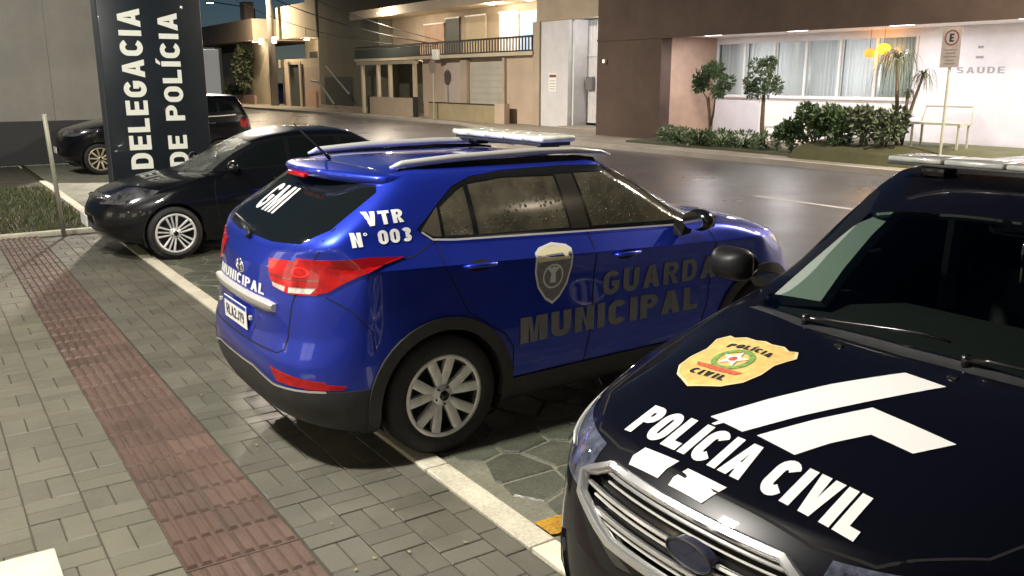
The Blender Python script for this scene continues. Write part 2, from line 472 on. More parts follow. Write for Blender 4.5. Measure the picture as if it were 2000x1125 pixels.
# ---------------------------------------------------------------- block lettering drawn from outlines
from mathutils.geometry import tessellate_polygon
def arcp(cx, cy, rx, ry, a0, a1, n=10):
    return [(cx + rx * math.cos(R(a0 + (a1 - a0) * k / n)), cy + ry * math.sin(R(a0 + (a1 - a0) * k / n))) for k in range(n + 1)]
def stroke(path, t, th=None):
    """outline of a thick open path with mitred joints"""
    P = [Vector(p) for p in path]; L, Q = [], []
    for i, p in enumerate(P):
        d0 = (P[i] - P[i - 1]).normalized() if i else None; d1 = (P[i + 1] - P[i]).normalized() if i < len(P) - 1 else None
        d0 = d0 or d1; d1 = d1 or d0
        n = Vector((-(d0 + d1).y, (d0 + d1).x)).normalized(); c = max(.35, n.dot(Vector((-d1.y, d1.x))))
        L.append(p + n * t / 2 / c); Q.append(p - n * t / 2 / c)
    return [tuple(v) for v in L + Q[::-1]]
def glyph(c, t, w):
    h = t / 2
    if c == 'I': return [[(0, 0), (t, 0), (t, 1), (0, 1)]], t
    if c == 'L': return [[(0, 0), (w * .86, 0), (w * .86, t * .85), (t, t * .85), (t, 1), (0, 1)]], w * .86
    if c == 'E':
        e = t * .82; W_ = w * .9
        return [[(0, 0), (W_, 0), (W_, e), (t, e), (t, .5 - e / 2), (W_ * .93, .5 - e / 2), (W_ * .93, .5 + e / 2), (t, .5 + e / 2), (t, 1 - e), (W_, 1 - e), (W_, 1), (0, 1)]], W_
    if c == 'T': return [[(w / 2 - h, 0), (w / 2 + h, 0), (w / 2 + h, 1 - t * .85), (w, 1 - t * .85), (w, 1), (0, 1), (0, 1 - t * .85), (w / 2 - h, 1 - t * .85)]], w
    if c == 'V':
        W_ = w * 1.05; return [[(W_ / 2 - t * .55, 0), (W_ / 2 + t * .55, 0), (W_, 1), (W_ - t * 1.05, 1), (W_ / 2, t * 1.5), (t * 1.05, 1), (0, 1)]], W_
    if c == 'A':
        W_ = w * 1.1; a = (W_ / 2 - t * .55); q = lambda y: a * y
        y0, y1 = .2, .2 + t * .8
        i0 = lambda y: q(y) + t * 1.08
        return [[(0, 0), (t * 1.08, 0), (i0(y0), y0), (W_ - i0(y0), y0), (W_ - t * 1.08, 0), (W_, 0), (W_ - a, 1), (a, 1)], [(i0(y1), y1), (W_ / 2, min(.86, 1 - t * .9)), (W_ - i0(y1), y1)]], W_
    if c == 'N': return [[(0, 0), (t, 0), (t, 1 - t * 1.6), (w - t, 0), (w, 0), (w, 1), (w - t, 1), (w - t, t * 1.6), (t, 1), (0, 1)]], w
    if c == 'M':
        W_ = w * 1.3; return [[(0, 0), (t, 0), (t, .8), (W_ / 2 - t * .42, 0), (W_ / 2 + t * .42, 0), (W_ - t, .8), (W_ - t, 0), (W_, 0), (W_, 1), (W_ - t * 1.35, 1), (W_ / 2, t * 1.3), (t * 1.35, 1), (0, 1)]], W_
    r = w * .5
    if c in 'O0Q':
        def rr(d):
            rx = r - d; ry = min(.42, r * 1.05) - d * .8
            return arcp(w - r, 1 - (min(.42, r * 1.05)), rx, ry, 0, 90, 6) + arcp(r, 1 - (min(.42, r * 1.05)), rx, ry, 90, 180, 6) + arcp(r, min(.42, r * 1.05), rx, ry, 180, 270, 6) + arcp(w - r, min(.42, r * 1.05), rx, ry, 270, 360, 6)
        return [rr(0), rr(t)], w
    if c in 'CG':
        ry = min(.40, r) 
        path = arcp(r, 1 - ry, r - h, ry - h * .9, 25, 180, 8) + arcp(r, ry, r - h, ry - h * .9, 180, 335 if c == 'C' else 352, 9)
        if c == 'G': path = path + [(w - h, .46), (w * .52, .46)]
        return [stroke(path, t)], w
    if c in 'UJ':
        ry = min(.40, r)
        if c == 'U': path = [(h, 1)] + arcp(r, ry, r - h, ry - h * .9, 180, 360, 10) + [(w - h, 1)]
        else: path = arcp(r, ry, r - h, ry - h * .9, 195, 360, 8) + [(w - h, 1)]
        return [stroke(path, t)], w
    if c == 'D':
        o = [(0, 0)] + arcp(w - r, .42, r, .42, 270, 360, 6) + arcp(w - r, .58, r, .42, 0, 90, 6) + [(0, 1)]
        i = [(t, t * .85)] + arcp(w - r, .42, r - t, .42 - t * .85, 270, 360, 6) + arcp(w - r, .58, r - t, .42 - t * .85, 0, 90, 6) + [(t, 1 - t * .85)]
        return [o, i], w
    if c in 'PR':
        b = .40; ry = (1 - b) / 2
        top = arcp(w - ry, b + ry, ry, ry, -90, 90, 8)
        if c == 'P': o = [(0, 0), (t, 0), (t, b)] + top + [(0, 1)]
        else: o = [(0, 0), (t, 0), (t, b), (w * .46, b), (w - t * 1.0, 0), (w + t * .12, 0), (w * .72, b)] + top[1:] + [(0, 1)]
        i = [(t, b + t * .8)] + arcp(w - ry, b + ry, ry - t, ry - t * .8, -90, 90, 8) + [(t, 1 - t * .8)]
        return [o, i], w
    if c == 'S': return [stroke(arcp(r, .74, r - h, .26 - h, 20, 180, 7) + [(w * .25, .55), (w * .75, .45)] + arcp(r, .26, r - h, .26 - h, 0, -160, 7), t)], w
    if c == '3': return [stroke(arcp(r, .74, r - h, .26 - h, 155, -70, 9) + arcp(r, .26, r - h, .26 - h * .9, 70, -155, 9), t)], w
    if c == '2': return [stroke(arcp(r, .72, r - h, .28 - h, 165, -25, 8) + [(h * .9, h * .95), (w, h * .95)], t)], w
    if c == '1': return [[(w * .35, 0), (w * .35 + t, 0), (w * .35 + t, 1), (w * .35, 1), (w * .05, .80), (w * .05, .66), (w * .35, .80)]], w * .7
    if c == '9': return [stroke(arcp(r, .70, r - h, .30 - h, 0, 359, 14)[:-1] + [(w - h, .6), (w * .80, .22), (w * .45, 0)], t)], w
    if c == '\u00b0': return [arcp(.12, .84, .12, .12, 0, 330, 8), arcp(.12, .84, .05, .05, 0, 330, 8)], .26
    return [], w * .55
def word2d(s, w, h, t=.22, lw=.62, gap=.11, shear=0., hthin=1.):
    """lettering in block capitals filling w x h (accents stand above), centred at 0"""
    bm = bmesh.new(); x = 0; polys = []
    for c in s:
        acc = c in '\u00cd\u00c1\u00da'
        base = {'\u00cd': 'I', '\u00c1': 'A', '\u00da': 'U'}.get(c, c)
        cs, adv = glyph(base, t, lw)
        polys.append(([[(x + u, v) for u, v in k] for k in cs]))
        if acc: polys.append([[(x + adv / 2 - .08, 1.06), (x + adv / 2 + .05, 1.06), (x + adv / 2 + .24, 1.25), (x + adv / 2 + .03, 1.25)]])
        x += adv + gap
    x -= gap; sx = w / x
    for cs in polys:
        if not cs: continue
        V3 = [[Vector((u, v, 0)) for u, v in k] for k in cs]
        flatv = [v for k in V3 for v in k]; vs = [bm.verts.new(((v.x * sx - w / 2) + (v.y - .5) * h * shear, (v.y - .5) * h, 0)) for v in flatv]
        for tri in tessellate_polygon(V3):
            try: bm.faces.new([vs[i] for i in tri])
            except ValueError: pass
    bmesh.ops.recalc_face_normals(bm, faces=bm.faces[:])
    return bm
# ================================================================ blue compact SUV (rear axle on the ground = its origin, nose to +x)
CX, CY = 2.26, 4.89
car = root('police_car', (CX, CY, 0), 'blue compact police SUV numbered 003 seen from its rear corner, parked in the middle bay', 'car')
PB = dict(
    cols=[-.43, 0, .48, 1.25, 2.05, 2.59], sw=[.992, 1.0, .985, .955, .960, .995],
    #      xr    xf    w    zr   z0    z1    zf   cr   cf
    low=[(-.70, 3.12, .78, .24, .20, .20, .22, .20, .30),
         (-.80, 3.22, .85, .27, .22, .22, .25, .24, .34),
         (-.865, 3.28, .885, .42, .40, .40, .42, .27, .38),
         (-.885, 3.30, .892, .60, .58, .58, .58, .30, .42),
         (-.845, 3.25, .893, .74, .76, .74, .76, .32, .48),
         (-.835, 3.18, .895, .90, .95, .88, .88, .34, .52),
         (-.80, 3.08, .905, 1.08, 1.10, .985, .97, .36, .52)],
    hood=[(.05, .012), (.40, .045), (.78, .035)],
    high=[(-.755, 2.36, .828, 1.175, 1.25, 1.12, 1.13, .16, .50),
          (-.70, 2.20, .812, 1.245, 1.31, 1.19, 1.20, .16, .52),
          (-.50, 1.90, .765, 1.39, 1.42, 1.36, 1.36, .17, .46),
          (-.33, 1.62, .70, 1.515, 1.535, 1.50, 1.50, .16, .38),
          (-.29, 1.50, .645, 1.56, 1.575, 1.565, 1.548, .15, .34),
          (-.10, 1.25, .42, 1.585, 1.60, 1.60, 1.58, .12, .25)],
    roofc=(.05, 1.05, 1.612, .012),
    crease=[(6, 3, 9, .55), (6, 0, 3, .35), (10, 0, 8, .5), (13, 0, 8, .35), (14, 0, 13, .5), (3, 0, 3, .4), (4, 0, 3, .5), (2, 0, 13, .3)],
)
bb = cage(PB, 3)
ref = Ref(bb)
RW, ZW = .345, .345
# wheel openings and black cladding
def both(fn):
    for sg in (-1, 1): fn(sg)
def do_arch(bb, ref, parent, xs, ra, rc, zb, m='plastic', y_lo=.5):
    for sg in (-1, 1):
        for x in xs:
            fs = carve(bb, archpoly(x, ZW, ra, zb), 'y', sg, y_lo); take(bb, fs).free()
            bmc = take(bb, carve(bb, archpoly(x, ZW, rc, zb), 'y', sg, y_lo))
            if len(bmc.faces): shell('wheel_arch_trim', bmc, ref, M[m], parent, .016, .03)
do_arch(bb, ref, car, (0, 2.59), .385, .455, .0)
for sg in (-1, 1):
    sill = take(bb, carve(bb, [(-.4, .0), (3.0, .0), (3.0, .36), (-.4, .36)], 'y', sg, .6))
    shell('sill_cladding', sill, ref, M['plastic'], car, .012, .02)
# rear bumper cladding: seen along x for the middle, along y for the flanks
flank = [(-1.2, .0), (-.30, .0), (-.30, .475), (-.55, .475), (-.70, .475), (-1.2, .50)]
mid = [(-.9, .0), (.9, .0), (.9, .475), (.5, .485), (.30, .535), (-.30, .535), (-.5, .485), (-.9, .475)]
f1 = set(carve(bb, mid, 'x', -1, .2)); 
clad = take(bb, list(f1))
shell('rear_bumper_cladding', clad, ref, M['plastic'], car, .006, .02)
for sg in (-1, 1):
    fs = carve(bb, [(-1.2, .0), (-.30, .0), (-.30, .475), (-1.2, .475)], 'y', sg, .5)
    if fs: shell('rear_bumper_cladding', take(bb, fs), ref, M['plastic'], car, .006, .02)
# front end
front = carve(bb, [(-.9, .0), (.9, .0), (.9, .42), (-.9, .42)], 'x', 1, 2.9)
if front: shell('front_bumper_cladding', take(bb, front), ref, M['plastic'], car, .006, .02)
g = carve(bb, [(-.52, .52), (.52, .52), (.60, .80), (.50, .86), (-.50, .86), (-.60, .80)], 'x', 1, 2.9)
shell('front_grille', take(bb, g), ref, M['gloss_black'], car, -.006, .02)
for sg in (-1, 1):
    hl = carve(bb, [(2.72, .965), (3.2, .93), (3.5, .90), (3.5, .76), (3.05, .80)], 'y', sg, .25)
    shell('headlight', take(bb, hl), ref, M['clear_lens'], car, .002, .02)
# side glass
DLO = [(-.115, 1.275), (-.03, 1.225), (.10, 1.212), (.50, 1.195), (1.2, 1.165), (1.93, 1.135), (1.99, 1.15), (1.80, 1.30), (1.62, 1.42), (1.46, 1.50), (1.30, 1.535), (.95, 1.548), (.50, 1.545), (.28, 1.525), (.15, 1.48), (.04, 1.40)]
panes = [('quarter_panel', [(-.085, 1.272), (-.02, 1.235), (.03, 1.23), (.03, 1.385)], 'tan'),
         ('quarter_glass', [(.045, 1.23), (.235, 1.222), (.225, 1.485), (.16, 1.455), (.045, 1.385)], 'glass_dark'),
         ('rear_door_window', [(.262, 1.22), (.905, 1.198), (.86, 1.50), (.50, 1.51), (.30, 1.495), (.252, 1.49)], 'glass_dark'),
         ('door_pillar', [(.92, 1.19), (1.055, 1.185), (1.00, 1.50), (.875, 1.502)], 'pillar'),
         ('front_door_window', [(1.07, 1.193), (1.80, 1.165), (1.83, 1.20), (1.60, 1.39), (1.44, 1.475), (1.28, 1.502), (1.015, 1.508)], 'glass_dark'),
         ('corner_trim', [(1.82, 1.163), (1.93, 1.155), (1.86, 1.21)], 'gloss_black')]
M['tan'] = mat('gloss_cover_tan_reflection', (.10, .085, .06), .12, 0, 1.)  # tan reflection painted into the cover's colour
M['pillar'] = mat('black_pillar_brown_reflection', (.045, .038, .03), .2, 0, .6)  # black pillar browned by a painted-in reflection
for sg in (-1, 1):
    ring = take(bb, carve(bb, DLO, 'y', sg, .5))
    for nme, pl, mm in panes:
        pf = take(ring, carve(ring, pl, 'y', sg, .5))
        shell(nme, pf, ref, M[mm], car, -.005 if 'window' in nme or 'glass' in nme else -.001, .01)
    shell('window_frame', ring, ref, M['gloss_black'], car, -.002, .014)
    # bright belt line under the glass
    bl = strip2d([(-.09, 1.262), (-.03, 1.218), (.10, 1.205), (.5, 1.188), (1.2, 1.158), (1.9, 1.128)], .010)
    decal('belt_moulding', bl, side(sg), ref, M['satin'], car, .006, .06)
# rear glass
RG = [(-.70, 1.30), (-.60, 1.225), (-.30, 1.20), (.30, 1.20), (.60, 1.225), (.70, 1.30), (.665, 1.47), (.62, 1.505), (-.62, 1.505), (-.665, 1.47)]
shell('rear_window', take(bb, carve(bb, RG, 'x', -1, -.2)), ref, M['glass_rear'], car, -.002, .014)
# windscreen
WS = [(1.30, -.62), (1.60, -.60), (1.9, -.68), (2.28, -.74), (2.40, -.40), (2.42, 0), (2.40, .40), (2.28, .74), (1.9, .68), (1.6, .60), (1.30, .62)]
ws = carve(bb, [(x, y * .98) for x, y in [(1.67, -.62), (2.05, -.71), (2.20, -.69), (2.30, -.42), (2.34, 0), (2.30, .42), (2.20, .69), (2.05, .71), (1.67, .62), (1.71, .3), (1.72, 0), (1.71, -.3)]], 'z', 1, 1.0)
shell('windscreen', take(bb, ws), ref, M['glass_dark'], car, -.003, .014)
# tail lamps (one polygon wraps the corner: cut along the rear first, then along the side)
for sg in (-1, 1):
    inner = [(sg * .37, 1.125), (sg * .60, 1.142), (sg * .74, 1.158), (sg * .74, .978), (sg * .60, .972), (sg * .46, .992), (sg * .40, 1.06)]
    a = carve(bb, [(-1.2, 1.158), (-.62, 1.158), (-.42, 1.168), (-.22, 1.152), (-.34, 1.126), (-.46, 1.085), (-.55, 1.035), (-.61, .995), (-.68, .978), (-1.2, .978)], 'y', sg, .62)
    la = take(bb, a)
    b_ = carve(bb, inner, 'x', -1, .45)
    lb = take(bb, b_)
    def merge(a_, b_):
        me = bpy.data.meshes.new('m'); b_.to_mesh(me); a_.from_mesh(me); bpy.data.meshes.remove(me); b_.free()
        bmesh.ops.remove_doubles(a_, verts=a_.verts[:], dist=5e-4); return a_
    lamp = merge(la, lb)
    # reversing strip low on the lamp, dark upper flank
    w1 = carve(lamp, [(sg * .425, 1.018), (sg * .565, 1.008), (sg * .56, .978), (sg * .46, .994)], 'x', -1, .2)
    r1 = take(lamp, w1)
    w2 = carve(lamp, [(sg * .585, 1.008), (sg * .73, 1.015), (sg * .71, .984), (sg * .585, .978)], 'x', -1, .2)
    r2 = take(lamp, w2)
    dk = take(lamp, carve(lamp, [(-.62, 1.2), (-.2, 1.2), (-.2, 1.16), (-.26, 1.148), (-.42, 1.120), (-.56, 1.118)], 'y', sg, .5))
    lo = shell('tail_lamp', lamp, ref, M['red_lens'], car, .008, .02)
    decal('lens_divider', strip2d([(sg * .42, 1.052), (sg * .56, 1.046), (sg * .74, 1.052)], .010), lambda u, v: ((-3, u, v), (1, 0, 0)), ref, M['red_dark'], lo, .0095, .05)
    decal('lens_divider', strip2d([(-.60, 1.128), (-.50, 1.118), (-.34, 1.132)], .010), side(sg), ref, M['red_dark'], lo, .0095, .05)
    decal('lens_ring', ring2d([(sg * .645 + .050 * math.cos(t), 1.088 + .028 * math.sin(t)) for t in [k * math.pi / 10 for k in range(20)]], .72, sg * .645, 1.088), lambda u, v: ((-3, u, v), (1, 0, 0)), ref, M['red_bright'], lo, .0095, .04)
    if len(r1.faces): shell('reversing_lens', r1, ref, M['clear_lens'], lo, .005, .014)
    if len(r2.faces): shell('reversing_lens', r2, ref, M['clear_lens'], lo, .005, .014)
    if len(dk.faces): shell('lamp_flank', dk, ref, M['red_dark'], lo, .008, .014)
    rf = carve(bb, [(sg * .50, .575), (sg * .80, .53), (sg * .80, .49), (sg * .55, .50)], 'x', -1, .5)
    shell('rear_reflector', take(bb, rf), ref, M['red_lens'], car, .003, .015)
    rf = carve(bb, [(-.74, .53), (-.56, .505), (-.58, .487), (-.74, .487)], 'y', sg, .5)
    if rf: shell('rear_reflector', take(bb, rf), ref, M['red_lens'], car, .003, .015)
body = shell('body', bb, ref, M['blue'], car, 0, .03)
def rearp(u, v): return ((-3, u, v), (1, 0, 0))
# bright lip along the top of the black bumper, plate recess, chrome strip
decal('bumper_lip', strip2d([(-.80, .478), (-.52, .478), (-.30, .53), (.30, .53), (.52, .478), (.80, .478)], .012), rearp, ref, M['satin'], car, .009, .06)
cs = bmesh.new(); rg_ = []
for k in range(13):
    y = -.50 + k / 12; l, n = ref.ray((-3, y, .882), (1, 0, 0)); e_ = .7 if k in (0, 12) else 1
    rg_.append([cs.verts.new((l.x + a, y, .882 + b * e_)) for a, b in ((.01, .032), (-.018, .030), (-.028, .018), (-.026, -.012), (-.012, -.030), (.01, -.032))])
for i in range(12):
    for k in range(5): cs.faces.new((rg_[i][k], rg_[i][k + 1], rg_[i + 1][k + 1], rg_[i + 1][k]))
cs.faces.new(rg_[0]); cs.faces.new(rg_[-1][::-1]); bmesh.ops.recalc_face_normals(cs, faces=cs.faces[:])
obj('tailgate_chrome_strip', cs, M['satin'], car, 40)
pl = obj('number_plate', B(-.862, -.856, -.20, .20, .70, .83, .002), M['white_vinyl'], car)
def flat(nm, bm, mtx, m, parent):
    bm.transform(mtx); return obj(nm, bm, m, parent)
def MX(o, u, v):  # 2-D u,v into space
    u = Vector(u); v = Vector(v); n = u.cross(v); m = Matrix((u, v, n)).transposed().to_4x4(); m.translation = Vector(o); return m
M['ink'] = mat('dark_ink', (.02, .02, .025), .5)
M['plate_blue'] = mat('plate_blue_band', (.02, .05, .3), .4)
flat('plate_number', word2d('RLA2J19', .32, .062, .17), MX((-.864, 0, .756), (0, -1, 0), (0, 0, 1)), M['ink'], pl)
obj('plate_band', B(-.8635, -.8622, -.195, .195, .805, .827), M['plate_blue'], pl)
for sg in (-1, 1):
    obj('plate_lamp', B(-.868, -.85, sg * .27 - .012, sg * .27 + .012, .775, .80, .004), M['clear_lens'], car)
# lettering
decal('lettering', word2d('GMI', .35, .13, .19, .66, .16), lambda u, v: ((-3, -u + .155, v + 1.37), (1, 0, 0)), ref, M['grey_vinyl'], car, .004)
decal('lettering', word2d('MUNICIPAL', .78, .055, .22), lambda u, v: ((-3, -u + .02, v + .955), (1, 0, 0)), ref, M['grey_vinyl'], car, .004)
for sg in (-1, 1):
    f = (lambda sg: (lambda cx, cz, tilt: (lambda u, v: ((-sg * u * -1 * 1 + cx if False else cx + (u if sg < 0 else -u), sg * 3, cz + v + tilt * u), (0, -sg, 0)))))(sg)
    decal('lettering', word2d('VTR', .21, .066, .25, .62, .14), f(-.285, 1.352, .04), ref, M['white_vinyl'], car, .004)
    decal('lettering', word2d('N\u00b0 003', .335, .070, .25, .62, .13), f(-.318, 1.257, .02), ref, M['white_vinyl'], car, .004)
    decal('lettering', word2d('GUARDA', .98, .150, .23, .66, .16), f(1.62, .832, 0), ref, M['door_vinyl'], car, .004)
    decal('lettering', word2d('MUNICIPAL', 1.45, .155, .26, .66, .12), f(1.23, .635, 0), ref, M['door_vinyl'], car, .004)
    # shield emblem
    sh = [(-.135, .13), (-.10, .155), (0, .175), (.10, .155), (.135, .13), (.137, .02), (.11, -.08), (.055, -.155), (0, -.19), (-.055, -.155), (-.11, -.08), (-.137, .02)]
    sp = decal('shield_emblem', ring2d(sh, .90), f(.735, .955, 0), ref, M['white_vinyl'], car, .0045, .04)
    decal('shield_field', poly2d([(u * .90, v * .90) for u, v in sh]), f(.735, .955, 0), ref, M['shield_grey'] if 'shield_grey' in M else M.setdefault('shield_grey', mat('shade_grey_shield_field', (.22, .22, .25), .45, noise=.4, nscale=60)), sp, .004, .04)  # field greyed to paint the shade below the crease
    decal('shield_lit_band', poly2d([(-.118, .075), (.118, .075), (.12, .12), (.09, .14), (0, .155), (-.09, .14), (-.12, .12)]), f(.735, .955, 0), ref, M.setdefault('cream', mat('lit_cream_vinyl', (.85, .78, .5), .4)), sp, .0055, .04)  # top painted pale, as lit above the crease
    decal('shield_ring', ring2d(circle(0, -.02, .075, 24), .86, 0, -.02), f(.735, .955, 0), ref, M['white_vinyl'], sp, .005, .04)
    decal('shield_figure', poly2d([(-.022, -.06), (.022, -.06), (.016, .0), (.05, .035), (.045, .045), (.012, .03), (0, .045), (-.012, .03), (-.045, .045), (-.05, .035), (-.016, .0)]), f(.735, .955, 0), ref, M['white_vinyl'], sp, .0058, .04)
    # doors: seams as narrow black strips over the skin, painting the shaded gaps
    for pts in ([(-.01, 1.215), (.005, 1.08), (.16, .80), (.40, .64), (.46, .55), (.46, .37)], [(1.03, 1.17), (1.055, 1.00), (1.05, .60), (1.0, .37)], [(2.02, 1.13), (2.08, 1.00), (2.05, .60), (1.98, .37)]):
        decal('door_seam', strip2d(pts, .007), side(sg), ref, M['void'], car, .0015, .05)
    # door handles
    for hx in (.13, 1.20):
        hz = 1.065 - .055 * (hx > 1)
        l, n = ref.ray((hx + .08, sg * 3, hz), (0, -sg, 0))
        hb_ = bmesh.new(); tube(hb_, [(hx - .01, l.y, hz), (hx + .02, l.y + sg * .028, hz + .003), (hx + .10, l.y + sg * .034, hz + .004), (hx + .18, l.y + sg * .028, hz), (hx + .20, l.y, hz)], [.008, .013, .014, .013, .008], 10)
        obj('door_handle', hb_, M['blue'], car, 60)
        decal('handle_recess_shade', poly2d([(hx + .095 + .075 * math.cos(t), hz - .004 + .032 * math.sin(t)) for t in [k * math.pi / 8 for k in range(16)]]), side(sg), ref, M['void'], car, .002, .05)  # flat black patch painting the shade of a scoop behind the handle
    # roof rail
    pts = [(-.15, sg * .59, 1.585), (-.08, sg * .597, 1.605), (.25, sg * .60, 1.622), (.8, sg * .585, 1.632), (1.12, sg * .568, 1.627), (1.34, sg * .553, 1.605), (1.43, sg * .545, 1.583)]
    rl = bmesh.new(); tube(rl, pts, [.008, .019, .023, .023, .021, .014, .006], 10)
    obj('roof_rail', rl, M['satin'], car, 60)
    rl = bmesh.new(); prism(rl, [(-.12, 1.55), (-.10, 1.58), (.25, 1.60), (.8, 1.608), (1.1, 1.60), (1.25, 1.58), (1.27, 1.54)], 'y', sg * .585, sg * .598)
    obj('rail_foot', rl, M['gloss_black'], car)
    # mirror
    mb = bmesh.new(); bmesh.ops.create_uvsphere(mb, u_segments=20, v_segments=12, radius=1)
    for v in mb.verts:
        v.co = Vector((1.80 + v.co.x * (.05 if v.co.x < 0 else .09), sg * (.99 + v.co.y * sg * .105), 1.185 + v.co.z * .07))
    mo = obj('door_mirror', mb, M['gloss_black'], car, 180)
    obj('mirror_cap', prism(bmesh.new(), [(1.78, 1.135), (1.86, 1.15), (1.865, 1.21), (1.79, 1.235)], 'y', sg * .93, sg * 1.07), M['gloss_black'], mo, 30)
    obj('mirror_glass', prism(bmesh.new(), [(sg * (.99 + .088 * math.cos(t)), 1.185 + .055 * math.sin(t)) for t in [k * math.pi / 10 for k in range(20)]], 'x', 1.742, 1.749), M['chrome'], mo)
    obj('mirror_arm', prism(bmesh.new(), [(1.72, 1.08), (1.80, 1.09), (1.84, 1.15), (1.76, 1.17)], 'y', sg * .82, sg * .92), M['gloss_black'], mo, 30)
for sg in (-1, 1):
    decal('bumper_seam', strip2d([(-.62, .97), (-.52, .90), (-.42, .78), (-.405, .66)], .006), side(sg), ref, M['void'], car, .0012, .05)
    decal('fuel_flap_seam' if sg > 0 else 'shoulder_seam', ring2d([(-.22 + .085 * math.cos(t), .99 + .075 * math.sin(t)) for t in [k * math.pi / 8 for k in range(16)]], .94, -.22, .99) if sg > 0 else strip2d([(-.40, 1.118), (-.16, 1.15), (-.01, 1.215)], .005), side(sg), ref, M['void'], car, .0012, .05)
# hood shut line
decal('bonnet_seam', strip2d([(2.25, -.76), (2.7, -.74), (2.92, -.62), (3.06, -.35), (3.10, 0), (3.06, .35), (2.92, .62), (2.7, .74), (2.25, .76)], .008), lambda u, v: ((u, v, 3), (0, 0, -1)), ref, M['void'], car, .0015, .06)
decal('tailgate_seam', strip2d([(-.71, 1.31), (-.735, 1.2), (-.70, 1.14), (-.62, .93), (-.60, .68), (-.55, .655), (.55, .655), (.60, .68), (.62, .93), (.70, 1.14), (.735, 1.2), (.71, 1.31)], .008), rearp, ref, M['void'], car, .001, .05)
# emblem
lg = bmesh.new()
l, n = ref.ray((-3, 0, 1.03), (1, 0, 0))
tube(lg, [(l.x - .008, .062 * math.cos(t), 1.03 + .036 * math.sin(t)) for t in [k * math.pi / 16 for k in range(33)]], .006, 6)
tube(lg, [(l.x - .009, .030, 1.004), (l.x - .011, .022, 1.055)], .007, 6)
tube(lg, [(l.x - .009, -.022, 1.004), (l.x - .011, -.030, 1.055)], .007, 6)
tube(lg, [(l.x - .010, .026, 1.024), (l.x - .010, 0, 1.034), (l.x - .010, -.026, 1.028)], .006, 6)
obj('maker_emblem', lg, M['chrome'], car, 60)
# spoiler: a wing over the top of the rear glass
spv = bmesh.new()
ysp = [-.665, -.60, -.42, -.2, 0, .2, .42, .60, .665]
rows_ = []
for y in ysp:
    a = abs(y) / .665
    xt = -.455 + .235 * a ** 2.4; zt = 1.555 - .022 * a ** 2
    xf_ = xt + .20 - .03 * a; zf_ = 1.592 - .045 * a ** 2.2
    prof = [(xf_ + .05, zf_ - .012), (xf_, zf_ + .003), (xt + .05, zt + .026), (xt + .008, zt + .012), (xt, zt - .002), (xt + .012, zt - .035), (xt + .05, zt - .048), (xf_ + .02, zf_ - .06)]
    rows_.append([spv.verts.new((px, y, pz)) for px, pz in prof])
for i in range(len(rows_) - 1):
    for k in range(len(rows_[0]) - 1): spv.faces.new((rows_[i][k], rows_[i][k + 1], rows_[i + 1][k + 1], rows_[i + 1][k]))
spv.faces.new(rows_[0]); spv.faces.new(rows_[-1][::-1])
bmesh.ops.recalc_face_normals(spv, faces=spv.faces[:])
so = obj('roof_spoiler', spv, M['blue'], car, 50)
md = so.modifiers.new('smooth', 'SUBSURF'); md.levels = 2; md.render_levels = 2
hm = B(-.462, -.435, -.13, .13, 1.512, 1.535, .006); obj('high_brake_lamp', hm, M['red_lens'], car, 40)
# rear wiper
obj('rear_wiper', T([(-.765, -.02, 1.19), (-.745, -.0, 1.215), (-.72, .18, 1.245), (-.70, .40, 1.262)], [.018, .012, .008, .006]), M['gloss_black'], car, 60)
# washer nozzle shine, aerial
obj('aerial', T([(-.18, .15, 1.585), (-.22, .15, 1.62), (-.40, .15, 1.80)], [.016, .008, .004]), M['gloss_black'], car, 60)
# roof light bar
lbx, lbz = 1.09, 1.652
lb = obj('roof_light_bar', B(lbx - .12, lbx + .12, -.42, .62, lbz - .01, lbz + .015, .008), M['plastic'], car, 40)
M['lightbar'] = mat('clear_light_bar_dome', (.75, .77, .66), .22, 0, 1., noise=.25, nscale=9)
for k in range(5):
    y0 = -.46 + k * .222
    obj('lamp_module', B(lbx - .135, lbx + .135, y0 + .003, y0 + .219, lbz + .014, lbz + .058, .018), M['lightbar'], lb, 50)
for y in (-.34, .50):
    obj('bar_foot', B(lbx - .05, lbx + .05, y - .06, y + .06, 1.605, lbz - .008, .01), M['gloss_black'], lb, 40)
# under side and wheel wells
obj('underbody', B(-.62, 3.0, -.62, .62, .22, .50), M['void'], car)
obj('floor_pan', B(.45, 2.15, -.80, .80, .22, .30), M['void'], car)
obj('cabin_fill', B(-.55, 2.2, -.66, .66, .5, 1.0), M['void'], car)
for x in (0, 2.59):
    for sg in (-1, 1):
        wl = bmesh.new()
        ri = [wl.verts.new((x + .39 * math.cos(R(a)), sg * .60, ZW + .39 * math.sin(R(a)))) for a in range(-25, 206, 15)]
        ro = [wl.verts.new((x + .39 * math.cos(R(a)), sg * .868, ZW + .39 * math.sin(R(a)))) for a in range(-25, 206, 15)]
        for i in range(len(ri) - 1): wl.faces.new((ri[i], ri[i + 1], ro[i + 1], ro[i]))
        wl.faces.new(ri)
        obj('wheel_well', wl, M['void'], car, 40)
        wheel(car, x, sg * (.885 - .1075), RW, RW, .232, .215, sg, 'five_double', 14 if x == 0 else 40)
